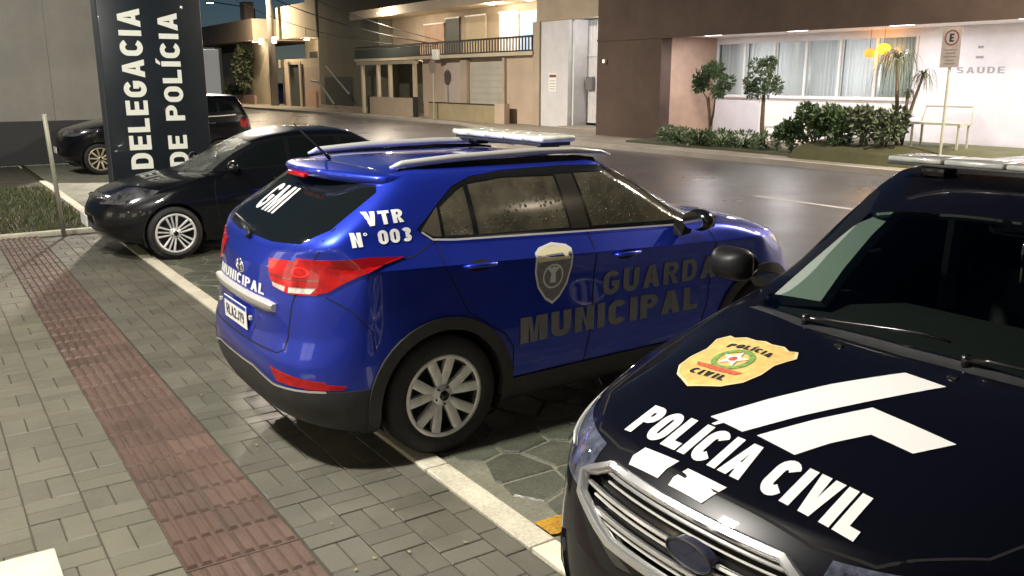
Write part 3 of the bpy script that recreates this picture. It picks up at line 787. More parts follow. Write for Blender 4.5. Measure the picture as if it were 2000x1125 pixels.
PS = dict(
    cols=[-.43, 0, .48, 1.20, 1.80, 2.52],
    low=[(-.60, 3.05, .78, .26, .22, .22, .24, .20, .48),
         (-.72, 3.17, .85, .30, .24, .24, .27, .24, .56),
         (-.78, 3.26, .878, .45, .43, .43, .43, .25, .60),
         (-.79, 3.28, .885, .62, .60, .60, .60, .28, .62),
         (-.77, 3.25, .90, .78, .78, .77, .77, .30, .60),
         (-.76, 3.20, .905, .92, .94, .90, .89, .32, .56),
         (-.74, 3.09, .90, 1.05, 1.08, 1.01, .975, .32, .54)],
    hood=[(.06, .006), (.42, .022), (.80, .018)],
    high=[(-.70, 2.16, .86, 1.15, 1.24, 1.235, 1.185, .14, .36),
          (-.68, 2.06, .84, 1.22, 1.30, 1.29, 1.245, .14, .38),
          (-.60, 1.82, .80, 1.42, 1.47, 1.46, 1.43, .14, .34),
          (-.50, 1.58, .735, 1.60, 1.63, 1.62, 1.60, .13, .30),
          (-.46, 1.46, .68, 1.66, 1.68, 1.685, 1.66, .12, .26),
          (-.30, 1.20, .44, 1.70, 1.72, 1.725, 1.70, .10, .20)],
    roofc=(-.10, 1.0, 1.735, .01),
    sw=[.992, 1.0, .99, .98, .985, 1.0],
    crease=[(6, 0, 13, .6), (10, 0, 13, .4), (13, 0, 8, .35), (14, 0, 13, .4), (2, 0, 13, .3)],
)
SX, SY = 4.75, 1.54
# ================================================================ black SUV in the foreground, nose to the pavement
suv = root('police_suv', (SX, SY, 0), 'black police SUV in the foreground with gold badge and white stripes on its bonnet', 'car', rz=math.pi)
sb = cage(PS, 3); ref = Ref(sb); ZW = .34
def glass_mat(name, tint, rough=.02, refl=1.5):
    m = bpy.data.materials.new(name); m.use_nodes = True; n = m.node_tree
    for x in list(n.nodes): n.nodes.remove(x)
    o = n.nodes.new('ShaderNodeOutputMaterial'); mx = n.nodes.new('ShaderNodeMixShader'); t = n.nodes.new('ShaderNodeBsdfTransparent'); g = n.nodes.new('ShaderNodeBsdfGlossy'); f = n.nodes.new('ShaderNodeFresnel')
    t.inputs[0].default_value = (*tint, 1); g.inputs['Roughness'].default_value = rough; f.inputs[0].default_value = refl
    n.links.new(f.outputs[0], mx.inputs[0]); n.links.new(t.outputs[0], mx.inputs[1]); n.links.new(g.outputs[0], mx.inputs[2]); n.links.new(mx.outputs[0], o.inputs[0]); return m
M['glass_clear'] = glass_mat('tinted_windscreen_glass', (.62, .70, .65))
M['paint_s'] = mat('glossy_black_paint', (.003, .003, .006), .3, 0, .7, coat_rough=.02, spec=.15)
M['grey_trim'] = mat('light_grey_cabin_trim', (.24, .28, .25), .7)
M['fabric'] = mat('dark_seat_fabric', (.03, .03, .032), .9, noise=.3, nscale=40)
M['dash'] = mat('dashboard_plastic', (.015, .016, .016), .6)
for sg in (-1, 1):
    for x in (0, 2.52):
        take(sb, carve(sb, archpoly(x, ZW, .385, .0), 'y', sg, .5)).free()
        bmc = take(sb, carve(sb, archpoly(x, ZW, .445, .0), 'y', sg, .5)); shell('wheel_arch_trim', bmc, ref, M['plastic'], suv, .012, .03)
    fs = carve(sb, [(-.4, 0), (3.0, 0), (3.0, .34), (-.4, .34)], 'y', sg, .6)
    shell('sill_cladding', take(sb, fs), ref, M['plastic'], suv, .01, .02)
gl_poly = [(-.315, .915), (.315, .915), (.43, .862), (.405, .81), (.27, .765), (.2, .748), (-.2, .748), (-.27, .765), (-.405, .81), (-.43, .862)]
gr = take(sb, carve(sb, gl_poly, 'x', 1, 2.8))
gro = shell('front_grille', gr, ref, M['gloss_black'], suv, -.03, .0)
def path3(pts, off, closed=False, step=.03, d=(-1, 0, 0)):
    out = []
    P = pts + ([pts[0]] if closed else [])
    for i in range(len(P) - 1):
        a, b = P[i], P[i + 1]; n = max(1, int(math.hypot(b[0] - a[0], b[1] - a[1]) / step))
        for k in range(n):
            t = k / n; u, v = lerp(a[0], b[0], t), lerp(a[1], b[1], t)
            l, nn = ref.ray((5, u, v), d)
            if l is not None: out.append(l + nn * off)
    u, v = P[-1]; l, nn = ref.ray((5, u, v), d)
    if l is not None: out.append(l + nn * off)
    return out
def band(name, pts, w, th, m, parent, off=.004, closed=False):
    """a raised strip with rounded section that follows the nose; pts in (y,z)"""
    P = path3(pts, off, closed)
    bm = bmesh.new(); n = len(P); rings = []
    for i, p in enumerate(P):
        a = P[(i - 1) % n] if closed else P[max(i - 1, 0)]; b = P[(i + 1) % n] if closed else P[min(i + 1, n - 1)]
        d = (b - a).normalized(); l, nn = ref.near(p); s = nn.cross(d).normalized()
        rings.append([bm.verts.new(p + s * u * w + nn * v * th) for u, v in ((-.5, -.5), (-.5, .5), (-.28, 1), (.28, 1), (.5, .5), (.5, -.5))])
    for i in range(n - (0 if closed else 1)):
        A, Bq = rings[i], rings[(i + 1) % n]
        for k in range(6): bm.faces.new((A[k], A[(k + 1) % 6], Bq[(k + 1) % 6], Bq[k]))
    if not closed: bm.faces.new(rings[0]); bm.faces.new(rings[-1][::-1])
    bmesh.ops.recalc_face_normals(bm, faces=bm.faces[:])
    return obj(name, bm, m, parent, 40)
band('grille_surround', gl_poly[::-1][:-1] if False else gl_poly, .032, .018, M['bright_trim'], gro, .004, True)
for z, hw in ((.898, .36), (.845, .40), (.795, .33)):
    band('grille_bar', [(-hw, z), (hw, z)], .014, .012, M['bright_trim'], gro, -.012)
    band('grille_bar', [(-hw + .04, z - .019), (hw - .04, z - .019)], .008, .006, M['satin'], gro, -.016)
M['oval_blue'] = mat('dark_blue_emblem', (.010, .012, .045), .25, 0, 1.)
el = bmesh.new()
l, nn = ref.ray((5, .085, .845), (-1, 0, 0))
prism(el, [(.085 + .08 * math.cos(t), .843 + .036 * math.sin(t)) for t in [k * math.pi / 14 for k in range(28)]], 'x', l.x - .02, l.x + .012); obj('grille_emblem', el, M['oval_blue'], gro, 50)
eo = bmesh.new(); tube(eo, [(l.x + .012, .085 + .08 * math.cos(t), .843 + .036 * math.sin(t)) for t in [k * math.pi / 14 for k in range(29)]], .004, 6); obj('emblem_rim', eo, M['alloy_dark'], gro, 60)
# headlights
for sg in (-1, 1):
    hp = [(2.50, .99), (2.70, .985), (3.3, .915), (3.3, .80), (2.98, .82), (2.75, .90)]
    a = take(sb, carve(sb, hp, 'y', sg, .42))
    hb_ = shell('headlight', a, ref, M['head_lens'] if 'head_lens' in M else M.setdefault('head_lens', mat('headlight_glass', (.10, .11, .15), .08, .2, 1., noise=.8, nscale=22)), suv, .002, .02)
    l, nn = ref.ray((2.88, sg * 3, .90), (0, -sg, 0))
    band_pts = []
    fx = bmesh.new(); P_ = []
    for k in range(9):
        x = 2.62 + k * .055; l, nn = ref.ray((x, sg * 3, .955 - .010 * k), (0, -sg, 0))
        if l is not None: P_.append(l + nn * .006)
    tube(fx, P_, [.003] + [.008] * (len(P_) - 2) + [.004], 6); obj('light_strip', fx, M['satin'], hb_, 60)
# lower intake and fog lamps
li = carve(sb, [(-.50, .36), (.50, .36), (.58, .60), (.46, .66), (-.46, .66), (-.58, .60)], 'x', 1, 2.8)
shell('lower_intake', take(sb, li), ref, M['gloss_black'], suv, -.012, .02)
for sg in (-1, 1):
    fl = carve(sb, [(sg * .66, .46), (sg * .78, .48), (sg * .80, .60), (sg * .68, .60)], 'x', 1, 2.5)
    if fl: shell('fog_lamp', take(sb, fl), ref, M['clear_lens'], suv, -.004, .02)
# windscreen: a real pane with the cabin behind it
WSP = [(1.56, -.58), (1.60, -.605), (1.98, -.725), (2.07, -.69), (2.115, -.40), (2.13, 0), (2.115, .40), (2.07, .69), (1.98, .725), (1.60, .605), (1.56, .58), (1.60, .3), (1.61, 0), (1.60, -.3)]
ws = take(sb, carve(sb, WSP, 'z', 1, 1.0))
shell('windscreen', ws, ref, M['glass_clear'], suv, -.004, .012)
cw = carve(sb, [(2.135, 0), (2.12, -.41), (2.075, -.695), (2.10, -.73), (2.17, -.43), (2.19, 0), (2.17, .43), (2.10, .73), (2.075, .695), (2.12, .41)], 'z', 1, 1.0)
if cw: shell('cowl_panel', take(sb, cw), ref, M['plastic'], suv, -.004, .01)
SD = [(-.40, 1.33), (.0, 1.285), (.8, 1.27), (1.80, 1.255), (1.84, 1.265), (1.70, 1.42), (1.54, 1.53), (1.42, 1.59), (1.2, 1.62), (.4, 1.625), (-.1, 1.60), (-.35, 1.50)]
for sg in (-1, 1):
    rg = take(sb, carve(sb, SD, 'y', sg, .5))
    for nme, pl_ in (('front_door_window', [(.86, 1.285), (1.75, 1.27), (1.64, 1.41), (1.50, 1.51), (1.38, 1.57), (.86, 1.595)]), ('rear_door_window', [(.02, 1.305), (.78, 1.29), (.78, 1.595), (.05, 1.575)])):
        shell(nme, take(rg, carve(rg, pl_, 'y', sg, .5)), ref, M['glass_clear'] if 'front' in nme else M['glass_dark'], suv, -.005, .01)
    shell('window_frame', rg, ref, M['gloss_black'], suv, -.002, .014)
    mb = bmesh.new(); bmesh.ops.create_uvsphere(mb, u_segments=20, v_segments=14, radius=1)
    for v in mb.verts:
        k_ = 1 / max(1e-6, (abs(v.co.y) ** 4 + abs(v.co.z) ** 4) ** .25 / max(1e-6, math.hypot(v.co.y, v.co.z))) if math.hypot(v.co.y, v.co.z) > 1e-3 else 1
        v.co.y *= k_; v.co.z *= k_
        v.co = Vector((1.83 + v.co.x * (.05 if v.co.x < 0 else .09), sg * (1.045 + v.co.y * sg * .105), 1.265 + v.co.z * .072))
    mo = obj('door_mirror', mb, M['black_plain'] if 'black_plain' in M else M.setdefault('black_plain', mat('dull_black_mirror_cap', (.008, .008, .009), .45, spec=.3)), suv, 180)
    obj('mirror_foot', prism(bmesh.new(), [(1.69, 1.18), (1.80, 1.18), (1.84, 1.225), (1.74, 1.235)], 'y', sg * .82, sg * .95), M['gloss_black'], mo, 30)
    obj('mirror_glass', prism(bmesh.new(), [(sg * (1.045 + .09 * math.cos(t)), 1.265 + .06 * math.sin(t)) for t in [k * math.pi / 10 for k in range(20)]], 'x', 1.772, 1.779), M['chrome'], mo)
    for pts in ([(1.86, 1.18), (1.90, 1.05), (1.88, .6), (1.80, .36)], [(.83, 1.22), (.84, .9), (.82, .36)]):
        decal('door_seam', strip2d(pts, .007), side(sg), ref, M['void'], suv, .0015, .05)
    for hx in (.98, .12):
        l, nn = ref.ray((hx, sg * 3, 1.08), (0, -sg, 0))
        obj('door_handle', T([(hx - .10, l.y, 1.08), (hx - .07, l.y + sg * .03, 1.083), (hx + .07, l.y + sg * .034, 1.083), (hx + .10, l.y, 1.08)], [.008, .013, .013, .008], 10), M['paint_s'], suv, 60)
    rp = [(-.30, sg * .60, 1.70), (-.2, sg * .61, 1.75), (.5, sg * .615, 1.775), (1.05, sg * .60, 1.75), (1.2, sg * .59, 1.70)]
    tl = carve(sb, [(-1, .92), (-.45, .95), (-.40, 1.12), (-.6, 1.18), (-1, 1.16)], 'y', sg, .5)
    shell('tail_lamp', take(sb, tl), ref, M['red_lens'], suv, .004, .02)
rw = carve(sb, [(-.62, 1.22), (.62, 1.22), (.56, 1.53), (-.56, 1.53)], 'x', -1, -.2)
shell('rear_window', take(sb, rw), ref, M['glass_rear'], suv, -.002, .012)
def hoodp(u, v): return ((u, v, 3), (0, 0, -1))
# bonnet shut lines, then the body shell itself
decal('bonnet_seam', strip2d([(2.13, -.80), (2.5, -.77), (2.85, -.66), (3.03, -.50), (3.075, -.35), (3.085, 0), (3.075, .35), (3.03, .50), (2.85, .66), (2.5, .77), (2.13, .80)], .007), hoodp, ref, M['void'], suv, .0012, .06)
sbody = shell('body', sb, ref, M['paint_s'], suv, 0, .03)
# markings on the bonnet, x towards the nose, y to the driver's side (seen reversed from the pavement)
for nm_, pg in (('bonnet_stripe', [(2.832, -.213), (2.661, -.136), (2.488, -.045), (2.296, .080), (2.306, .219), (2.506, .106), (2.691, .0), (2.843, -.077)]),  # outlines baked from image pixels cast as rays onto the bonnet
                ('bonnet_chevron', [(2.834, -.031), (2.682, .045), (2.533, .132), (2.556, .400), (2.659, .342), (2.651, .211), (2.751, .152), (2.847, .113)]),
                ('bonnet_mark', [(3.109, -.268), (3.085, -.277), (3.053, -.260), (3.048, -.124), (3.085, -.135), (3.114, -.140)]),
                ('bonnet_mark', [(3.118, -.093), (3.096, -.095), (3.058, -.079), (3.058, .065), (3.094, .050), (3.120, .036)])):
    decal(nm_, poly2d(pg), hoodp, ref, M['white_vinyl'], suv, .003, .04)
decal('lettering', word2d('POL\u00cdCIA CIVIL', .82, .150, .28, .66, .08, -.14), lambda u, v: ((2.944 - v, u + .005, 3), (0, 0, -1)), ref, M['white_vinyl'], suv, .0035, .04)
M['gold'] = mat('gold_vinyl', (.72, .50, .17), .4, noise=.22, nscale=30)
M['gold_pale'] = mat('pale_gold_outline', (.78, .66, .38), .4)
M['green'] = mat('green_wreath_ink', (.18, .32, .08), .5, noise=.5, nscale=70)
M['red_ink'] = mat('red_ribbon_ink', (.55, .12, .06), .5, noise=.5, nscale=70)
bcx, bcy = 2.525, -.415
# badge outline in its own frame: q across (+ to the driver's side), p up (towards the cabin)
half = [(0, .175), (.035, .165), (.085, .170), (.120, .150), (.150, .160), (.178, .118), (.165, .085), (.150, .04), (.158, -.03), (.145, -.10), (.10, -.155), (.045, -.182), (0, -.205)]
bad = [(a, b) for a, b in half] + [(-a, b) for a, b in half[::-1][1:-1]]
def bp(u, v): return ((bcx - v, bcy + u, 3), (0, 0, -1))
bo = decal('badge_emblem', poly2d(bad), bp, ref, M['gold'], suv, .003, .04)
decal('badge_rim', ring2d(bad, .955), bp, ref, M['gold_pale'], bo, .0045, .04)
decal('badge_lettering', word2d('POL\u00cdCIA', .19, .030, .26, .62, .14), lambda u, v: bp(u, v + .105 - u * u * 1.6), ref, M['ink'], bo, .0048, .03)
decal('badge_lettering', word2d('CIVIL', .15, .033, .26, .62, .16), lambda u, v: bp(u, v - .110), ref, M['ink'], bo, .0048, .03)
decal('badge_wreath', ring2d(circle(0, .01, .075, 24), .72, 0, .01), bp, ref, M['green'], bo, .0050, .03)
decal('badge_ribbon', poly2d([(-.10, -.055), (.10, -.055), (.085, -.075), (0, -.082), (-.085, -.075)]), bp, ref, M['red_ink'], bo, .0056, .03)
st = [(.055 * (1 if k % 2 == 0 else .42) * math.cos(R(90 + 36 * k)), .012 + .055 * (1 if k % 2 == 0 else .42) * math.sin(R(90 + 36 * k))) for k in range(10)]
decal('badge_star', poly2d(st), bp, ref, M['white_vinyl'], bo, .0062, .03)
decal('badge_centre', poly2d(circle(0, .01, .016, 10)), bp, ref, M['red_ink'], bo, .0070, .03)
# wipers
for yy, y2 in ((-.42, .10), (.18, .62)):
    pts = []
    for k in range(7):
        t = k / 6; l, nn = ref.ray((2.135 - .05 * t, lerp(yy, y2, t), 3), (0, 0, -1)); pts.append(l + nn * (.028 if 0 < k < 6 else .012))
    w_ = obj('wiper', T(pts, [.010, .009, .007, .007, .006, .006, .004], 6), M['gloss_black'], suv, 60)
    obj('wiper_cap', T([pts[0] + Vector((.0, 0, -.02)), pts[0] + Vector((0, 0, .018))], .013, 10), M['gloss_black'], w_, 60)
for yy in (-.20, .20):
    l, nn = ref.ray((2.24, yy, 3), (0, 0, -1)); obj('washer_jet', B(l.x - .010, l.x + .010, yy - .016, yy + .016, l.z - .002, l.z + .006, .002), M['gloss_black'], suv, 40)
# cabin
obj('dashboard', prism(bmesh.new(), [(1.40, 1.06), (1.50, 1.17), (1.78, 1.19), (2.02, 1.14), (2.02, .7), (1.45, .7)], 'y', -.70, .70), M['dash'], suv, 40)
for sg in (-1, 1):
    st_ = obj('seat_back', prism(bmesh.new(), [(.62, .55), (.80, .55), (.72, 1.22), (.60, 1.24), (.50, 1.18)], 'y', sg * .36 - .24, sg * .36 + .24), M['fabric'], suv, 40)
    obj('head_rest', B(.54, .64, sg * .36 - .13, sg * .36 + .13, 1.27, 1.44, .04), M['fabric'], st_, 60)
    pt = bmesh.new(); q_ = []
    for x, z, yo_, yi_ in ((1.97, 1.215, .70, .52), (1.82, 1.325, .665, .535), (1.66, 1.44, .625, .535), (1.53, 1.53, .585, .52)):
        q_.append([pt.verts.new(c) for c in ((x, sg * yo_, z), (x - .05, sg * yi_, z + .0), (x - .09, sg * yi_, z - .03), (x - .04, sg * yo_, z - .05))])
    for i in range(3):
        for k in range(4): pt.faces.new((q_[i][k], q_[i][(k + 1) % 4], q_[i + 1][(k + 1) % 4], q_[i + 1][k]))
    pt.faces.new(q_[0]); pt.faces.new(q_[-1]); bmesh.ops.recalc_face_normals(pt, faces=pt.faces[:])
    obj('front_pillar_trim', pt, M['grey_trim'], suv, 30)
    obj('centre_pillar_trim', prism(bmesh.new(), [(.76, 1.0), (.88, 1.0), (.84, 1.62), (.78, 1.62)], 'y', sg * .62, sg * .65), M['grey_trim'], suv)
obj('rear_bench', B(-.10, .15, -.62, .62, .60, 1.20, .05), M['fabric'], suv, 60)
obj('cabin_floor', B(-.55, 1.9, -.72, .72, .42, .50), M['dash'], suv)
sw = bmesh.new(); c0 = Vector((1.36, .36, 1.10)); e1 = Vector((0, 1, 0)); e2 = Vector((-.42, 0, .9)).normalized()
tube(sw, [c0 + (e1 * math.cos(t) + e2 * math.sin(t)) * .18 for t in [k * math.pi / 12 for k in range(25)]], .014, 8)
obj('steering_wheel', sw, M['dash'], suv, 60)
mr = obj('interior_mirror', B(1.50, 1.525, -.12, .12, 1.50, 1.56, .01), M['gloss_black'], suv, 40)
obj('hanging_charm', T([(1.515, .01, 1.50), (1.512, .012, 1.44), (1.51, .01, 1.40), (1.51, .012, 1.34)], [.003, .012, .004, .010], 8), M['chrome'], mr, 60)
obj('underbody', B(-.60, 3.0, -.60, .60, .20, .44), M['void'], suv)
obj('engine_bay', B(2.05, 2.95, -.60, .60, .44, .86), M['void'], suv)
# roof light bar
M['bar_grey'] = mat('unlit_grey_light_bar', (.36, .37, .34), .25, 0, .8, noise=.3, nscale=12)
lb = obj('roof_light_bar', B(1.22, 1.42, -.62, .58, 1.712, 1.724, .004), M['plastic'], suv, 40)
for k in range(5): obj('lamp_module', B(1.215, 1.425, -.62 + k * .24 + .004, -.62 + k * .24 + .236, 1.723, 1.746, .008), M['bar_grey'], lb, 50)
for y in (-.45, .45): obj('bar_foot', B(1.27, 1.37, y - .05, y + .05, 1.67, 1.710, .005), M['gloss_black'], lb, 40)
for x in (0, 2.52):
    for sg in (-1, 1):
        wl = bmesh.new()
        ri = [wl.verts.new((x + .39 * math.cos(R(a)), sg * .58, ZW + .39 * math.sin(R(a)))) for a in range(-25, 206, 15)]
        ro = [wl.verts.new((x + .39 * math.cos(R(a)), sg * .86, ZW + .39 * math.sin(R(a)))) for a in range(-25, 206, 15)]
        for i in range(len(ri) - 1): wl.faces.new((ri[i], ri[i + 1], ro[i + 1], ro[i]))
        wl.faces.new(ri); obj('wheel_well', wl, M['void'], suv, 40)
        wheel(suv, x, sg * .765, .34, .34, .222, .21, sg, 'ten', 9)

# ================================================================ the two dark cars further along the bays
def plain_car(rt, P, ZW, R0, Rr, xf_ax, ra, glass, dlo, panes, wsp, head, tail, grille, paint, style, rim, plate_z, chrome_belt=None, seams=(), w_half=.86, mirror_x=1.8, mirror_z=1.1, handles=(), angle=0.):
    b = cage(P, 2); rf = Ref(b)
    for sg in (-1, 1):
        for x in (0, xf_ax):
            take(b, carve(b, archpoly(x, ZW, ra, .0), 'y', sg, .45)).free()
        rg = take(b, carve(b, dlo, 'y', sg, .4))
        for pl_ in panes: shell('side_window', take(rg, carve(rg, pl_, 'y', sg, .4)), rf, glass, rt, -.004, .01)
        shell('window_frame', rg, rf, M['gloss_black'], rt, -.001, .012)
        hl = shell('headlight', take(b, carve(b, head, 'y', sg, .40)), rf, M['head_lens2'], rt, .002, .02)
        tb_ = carve(b, tail, 'y', sg, .45); 
        if tb_: shell('tail_lamp', take(b, tb_), rf, M['red_lens'], rt, .002, .02)
        for pts in seams: decal('door_seam', strip2d(pts, .008), side(sg), rf, M['void'], rt, .0015, .06)
        if chrome_belt: decal('belt_moulding', strip2d(chrome_belt, .022), side(sg), rf, M['satin'], rt, .004, .08)
        l, nn = rf.ray((mirror_x, sg * 3, mirror_z - .05), (0, -sg, 0)); yb = abs(l.y)
        mb = bmesh.new(); bmesh.ops.create_uvsphere(mb, u_segments=16, v_segments=10, radius=1)
        for v in mb.verts: v.co = Vector((mirror_x + v.co.x * (.04 if v.co.x < 0 else .08), sg * (yb + .12 + v.co.y * sg * .10), mirror_z + v.co.z * .065))
        mo = obj('door_mirror', mb, paint, rt, 180)
        obj('mirror_foot', B(mirror_x - .04, mirror_x + .03, min(sg * (yb - .03), sg * (yb + .06)), max(sg * (yb - .03), sg * (yb + .06)), mirror_z - .06, mirror_z - .01), M['gloss_black'], mo)
        obj('mirror_light', B(mirror_x + .045, mirror_x + .07, min(sg * (yb + .09), sg * (yb + .20)), max(sg * (yb + .09), sg * (yb + .20)), mirror_z - .012, mirror_z + .004), M['clear_lens'], mo)
        for hx, hz in handles:
            l, nn = rf.ray((hx, sg * 3, hz), (0, -sg, 0))
            obj('door_handle', T([(hx - .09, l.y, hz), (hx - .07, l.y + sg * .028, hz), (hx + .07, l.y + sg * .03, hz), (hx + .09, l.y, hz)], .011, 8), M['chrome'] if chrome_belt else paint, rt, 60)
        for x in (0, xf_ax):
            wl = bmesh.new()
            ri = [wl.verts.new((x + ra * math.cos(R(a)), sg * (w_half - .28), ZW + ra * math.sin(R(a)))) for a in range(-25, 206, 21)]
            ro = [wl.verts.new((x + ra * math.cos(R(a)), sg * (w_half - .02), ZW + ra * math.sin(R(a)))) for a in range(-25, 206, 21)]
            for i in range(len(ri) - 1): wl.faces.new((ri[i], ri[i + 1], ro[i + 1], ro[i]))
            wl.faces.new(ri); obj('wheel_well', wl, M['void'], rt, 40)
            wheel(rt, x, sg * (w_half - .105), R0, R0, Rr, .20, sg, style, angle, rim)
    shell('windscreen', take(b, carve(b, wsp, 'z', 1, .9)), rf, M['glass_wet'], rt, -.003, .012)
    g_ = carve(b, grille, 'x', 1, 2.6)
    shell('front_grille', take(b, g_), rf, M['gloss_black'], rt, -.006, .02)
    obj('number_plate', B(P['low'][3][1] - .005, P['low'][3][1] + .012, -.20, .20, plate_z - .065, plate_z + .065, .003), M['white_vinyl'], rt)
    decal('bonnet_seam', strip2d([(P['high'][0][1] - .05, -w_half * .88), (2.75, -w_half * .84), (P['low'][-1][1] - .10, -.45), (P['low'][-1][1] - .02, 0), (P['low'][-1][1] - .10, .45), (2.75, w_half * .84), (P['high'][0][1] - .05, w_half * .88)], .007), lambda u, v: ((u, v, 3), (0, 0, -1)), rf, M['void'], rt, .0012, .08)
    shell('body', b, rf, paint, rt, 0, .03)
    obj('underbody', B(-.6, xf_ax + .5, -.60, .60, .18, .45), M['void'], rt)
    obj('cabin_fill', B(-.5, xf_ax + .2, -.60, .60, .45, P['high'][0][6] - .22), M['void'], rt)
    return rf
M['head_lens2'] = mat('dark_headlight_glass', (.12, .12, .13), .1, .4, 1., noise=.9, nscale=10)
M['glass_wet'] = droplets(mat('wet_glass_painted_reflection', (.075, .08, .074), .22, 0, 0, spec=.9, noise=.8, nscale=4, rvar=.12), 60, .5)  # wet beads, with a pale mottled reflection painted into the glass colour
PH = dict(cols=[-.42, 0, .45, 1.15, 1.85, 2.50],
    low=[(-.55, 3.08, .76, .24, .18, .18, .20, .20, .34), (-.66, 3.22, .82, .28, .21, .21, .24, .24, .40), (-.72, 3.31, .85, .42, .38, .38, .40, .26, .48), (-.73, 3.33, .86, .56, .55, .54, .54, .28, .54),
         (-.70, 3.27, .86, .72, .74, .68, .66, .30, .58), (-.68, 3.17, .845, .88, .88, .80, .745, .32, .62)],
    hood=[(.08, .02), (.42, .035), (.80, .025)],
    high=[(-.62, 2.27, .80, .99, 1.00, .955, .96, .20, .46), (-.55, 2.10, .775, 1.06, 1.06, 1.02, 1.03, .22, .46), (-.30, 1.76, .70, 1.22, 1.22, 1.20, 1.21, .22, .40), (.0, 1.40, .62, 1.37, 1.37, 1.36, 1.36, .20, .34), (.10, 1.24, .56, 1.41, 1.42, 1.42, 1.41, .18, .30), (.3, 1.0, .36, 1.44, 1.45, 1.455, 1.44, .10, .2)],
    roofc=(.35, .95, 1.468, .01), crease=[(5, 0, 13, .5), (9, 0, 13, .35), (12, 0, 8, .3), (2, 0, 13, .3)])
hb = root('parked_car', (4.90, 11.37, 0), 'black hatchback with spoked alloy wheels parked beyond the blue SUV', 'car', rz=math.pi)
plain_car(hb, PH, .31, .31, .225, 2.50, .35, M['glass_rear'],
    [(-.30, 1.07), (.3, 1.035), (1.2, 1.01), (1.93, .985), (1.97, .995), (1.66, 1.18), (1.42, 1.29), (1.20, 1.35), (.8, 1.375), (.3, 1.37), (.0, 1.33)],
    [[(.36, 1.055), (1.04, 1.03), (1.02, 1.345), (.42, 1.34)], [(1.10, 1.028), (1.85, 1.005), (1.60, 1.165), (1.38, 1.27), (1.18, 1.325), (1.08, 1.335)], [(-.20, 1.085), (.28, 1.06), (.33, 1.33), (.04, 1.305)]],
    [(1.42, -.50), (1.98, -.63), (2.16, -.61), (2.24, -.40), (2.27, 0), (2.24, .40), (2.16, .61), (1.98, .63), (1.42, .50), (1.46, .25), (1.47, 0), (1.46, -.25)],
    [(2.62, .80), (2.80, .83), (3.4, .76), (3.4, .66), (3.02, .66), (2.75, .73)], [(-1, .72), (-.35, .78), (-.30, .90), (-1, .95)],
    [(-.50, .34), (.50, .34), (.60, .50), (.48, .66), (-.48, .66), (-.60, .50)], M['black_paint_far'], 'turbine', 'alloy', .44,
    seams=[[(1.98, .97), (2.02, .80), (2.0, .5), (1.93, .24)], [(1.07, 1.0), (1.08, .7), (1.05, .24)]], w_half=.86, mirror_x=1.78, mirror_z=1.05, handles=[(1.20, .88), (.28, .90)], angle=8)
obj('grille_chrome', T([(3.17, -.34, .715), (3.225, -.18, .712), (3.24, 0, .71), (3.225, .18, .712), (3.17, .34, .715)], .010, 8), M['chrome'], hb, 60)
PF = dict(PS); PF['cols'] = [-.43, 0, .48, 1.25, 1.95, 2.65]
PF['low'] = [(r[0] - .12, r[1] + .14, r[2], *r[3:]) for r in PS['low']]
PF['high'] = [(r[0] - .10, r[1] + .10, *[q * (1 if k else 1) for k, q in enumerate(r[2:])]) for r in PS['high']]
fs_ = root('parked_suv', (6.04, 22.08, 0), 'dark SUV parked behind the tall police station sign, multi-spoke wheel showing', 'car', rz=math.pi)
M['rim_warm'] = mat('bronze_rim', (.55, .48, .34), .35, .6)  # warm tan rim metal
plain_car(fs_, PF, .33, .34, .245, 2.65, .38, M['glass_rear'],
    [(-.45, 1.33), (.0, 1.285), (.8, 1.27), (1.86, 1.255), (1.90, 1.265), (1.74, 1.42), (1.58, 1.53), (1.46, 1.59), (1.2, 1.62), (.4, 1.625), (-.1, 1.60), (-.40, 1.50)],
    [[(.86, 1.285), (1.80, 1.27), (1.68, 1.41), (1.54, 1.51), (1.40, 1.57), (.86, 1.595)], [(.02, 1.305), (.78, 1.29), (.78, 1.595), (.05, 1.575)], [(-.38, 1.34), (-.05, 1.312), (-.02, 1.56), (-.32, 1.48)]],
    [(1.68, -.60), (2.05, -.70), (2.16, -.66), (2.21, -.40), (2.22, 0), (2.21, .40), (2.16, .66), (2.05, .70), (1.68, .60), (1.71, 0)],
    [(2.60, 1.00), (2.85, .99), (3.5, .93), (3.5, .84), (3.1, .84), (2.8, .92)], [(-1.2, .92), (-.50, .95), (-.45, 1.12), (-1.2, 1.16)],
    [(-.50, .40), (.50, .40), (.62, .70), (.52, .90), (-.52, .90), (-.62, .70)], M['black_paint_far'], 'ten', 'rim_warm', .52,
    chrome_belt=[(-.40, 1.24), (.0, 1.215), (.8, 1.19), (1.80, 1.16)], seams=[[(1.98, 1.15), (2.0, .9), (1.95, .34)], [(.83, 1.2), (.84, .8), (.82, .34)]], w_half=.88, mirror_x=1.86, mirror_z=1.18, handles=[(1.05, 1.05), (.2, 1.06)], angle=5)
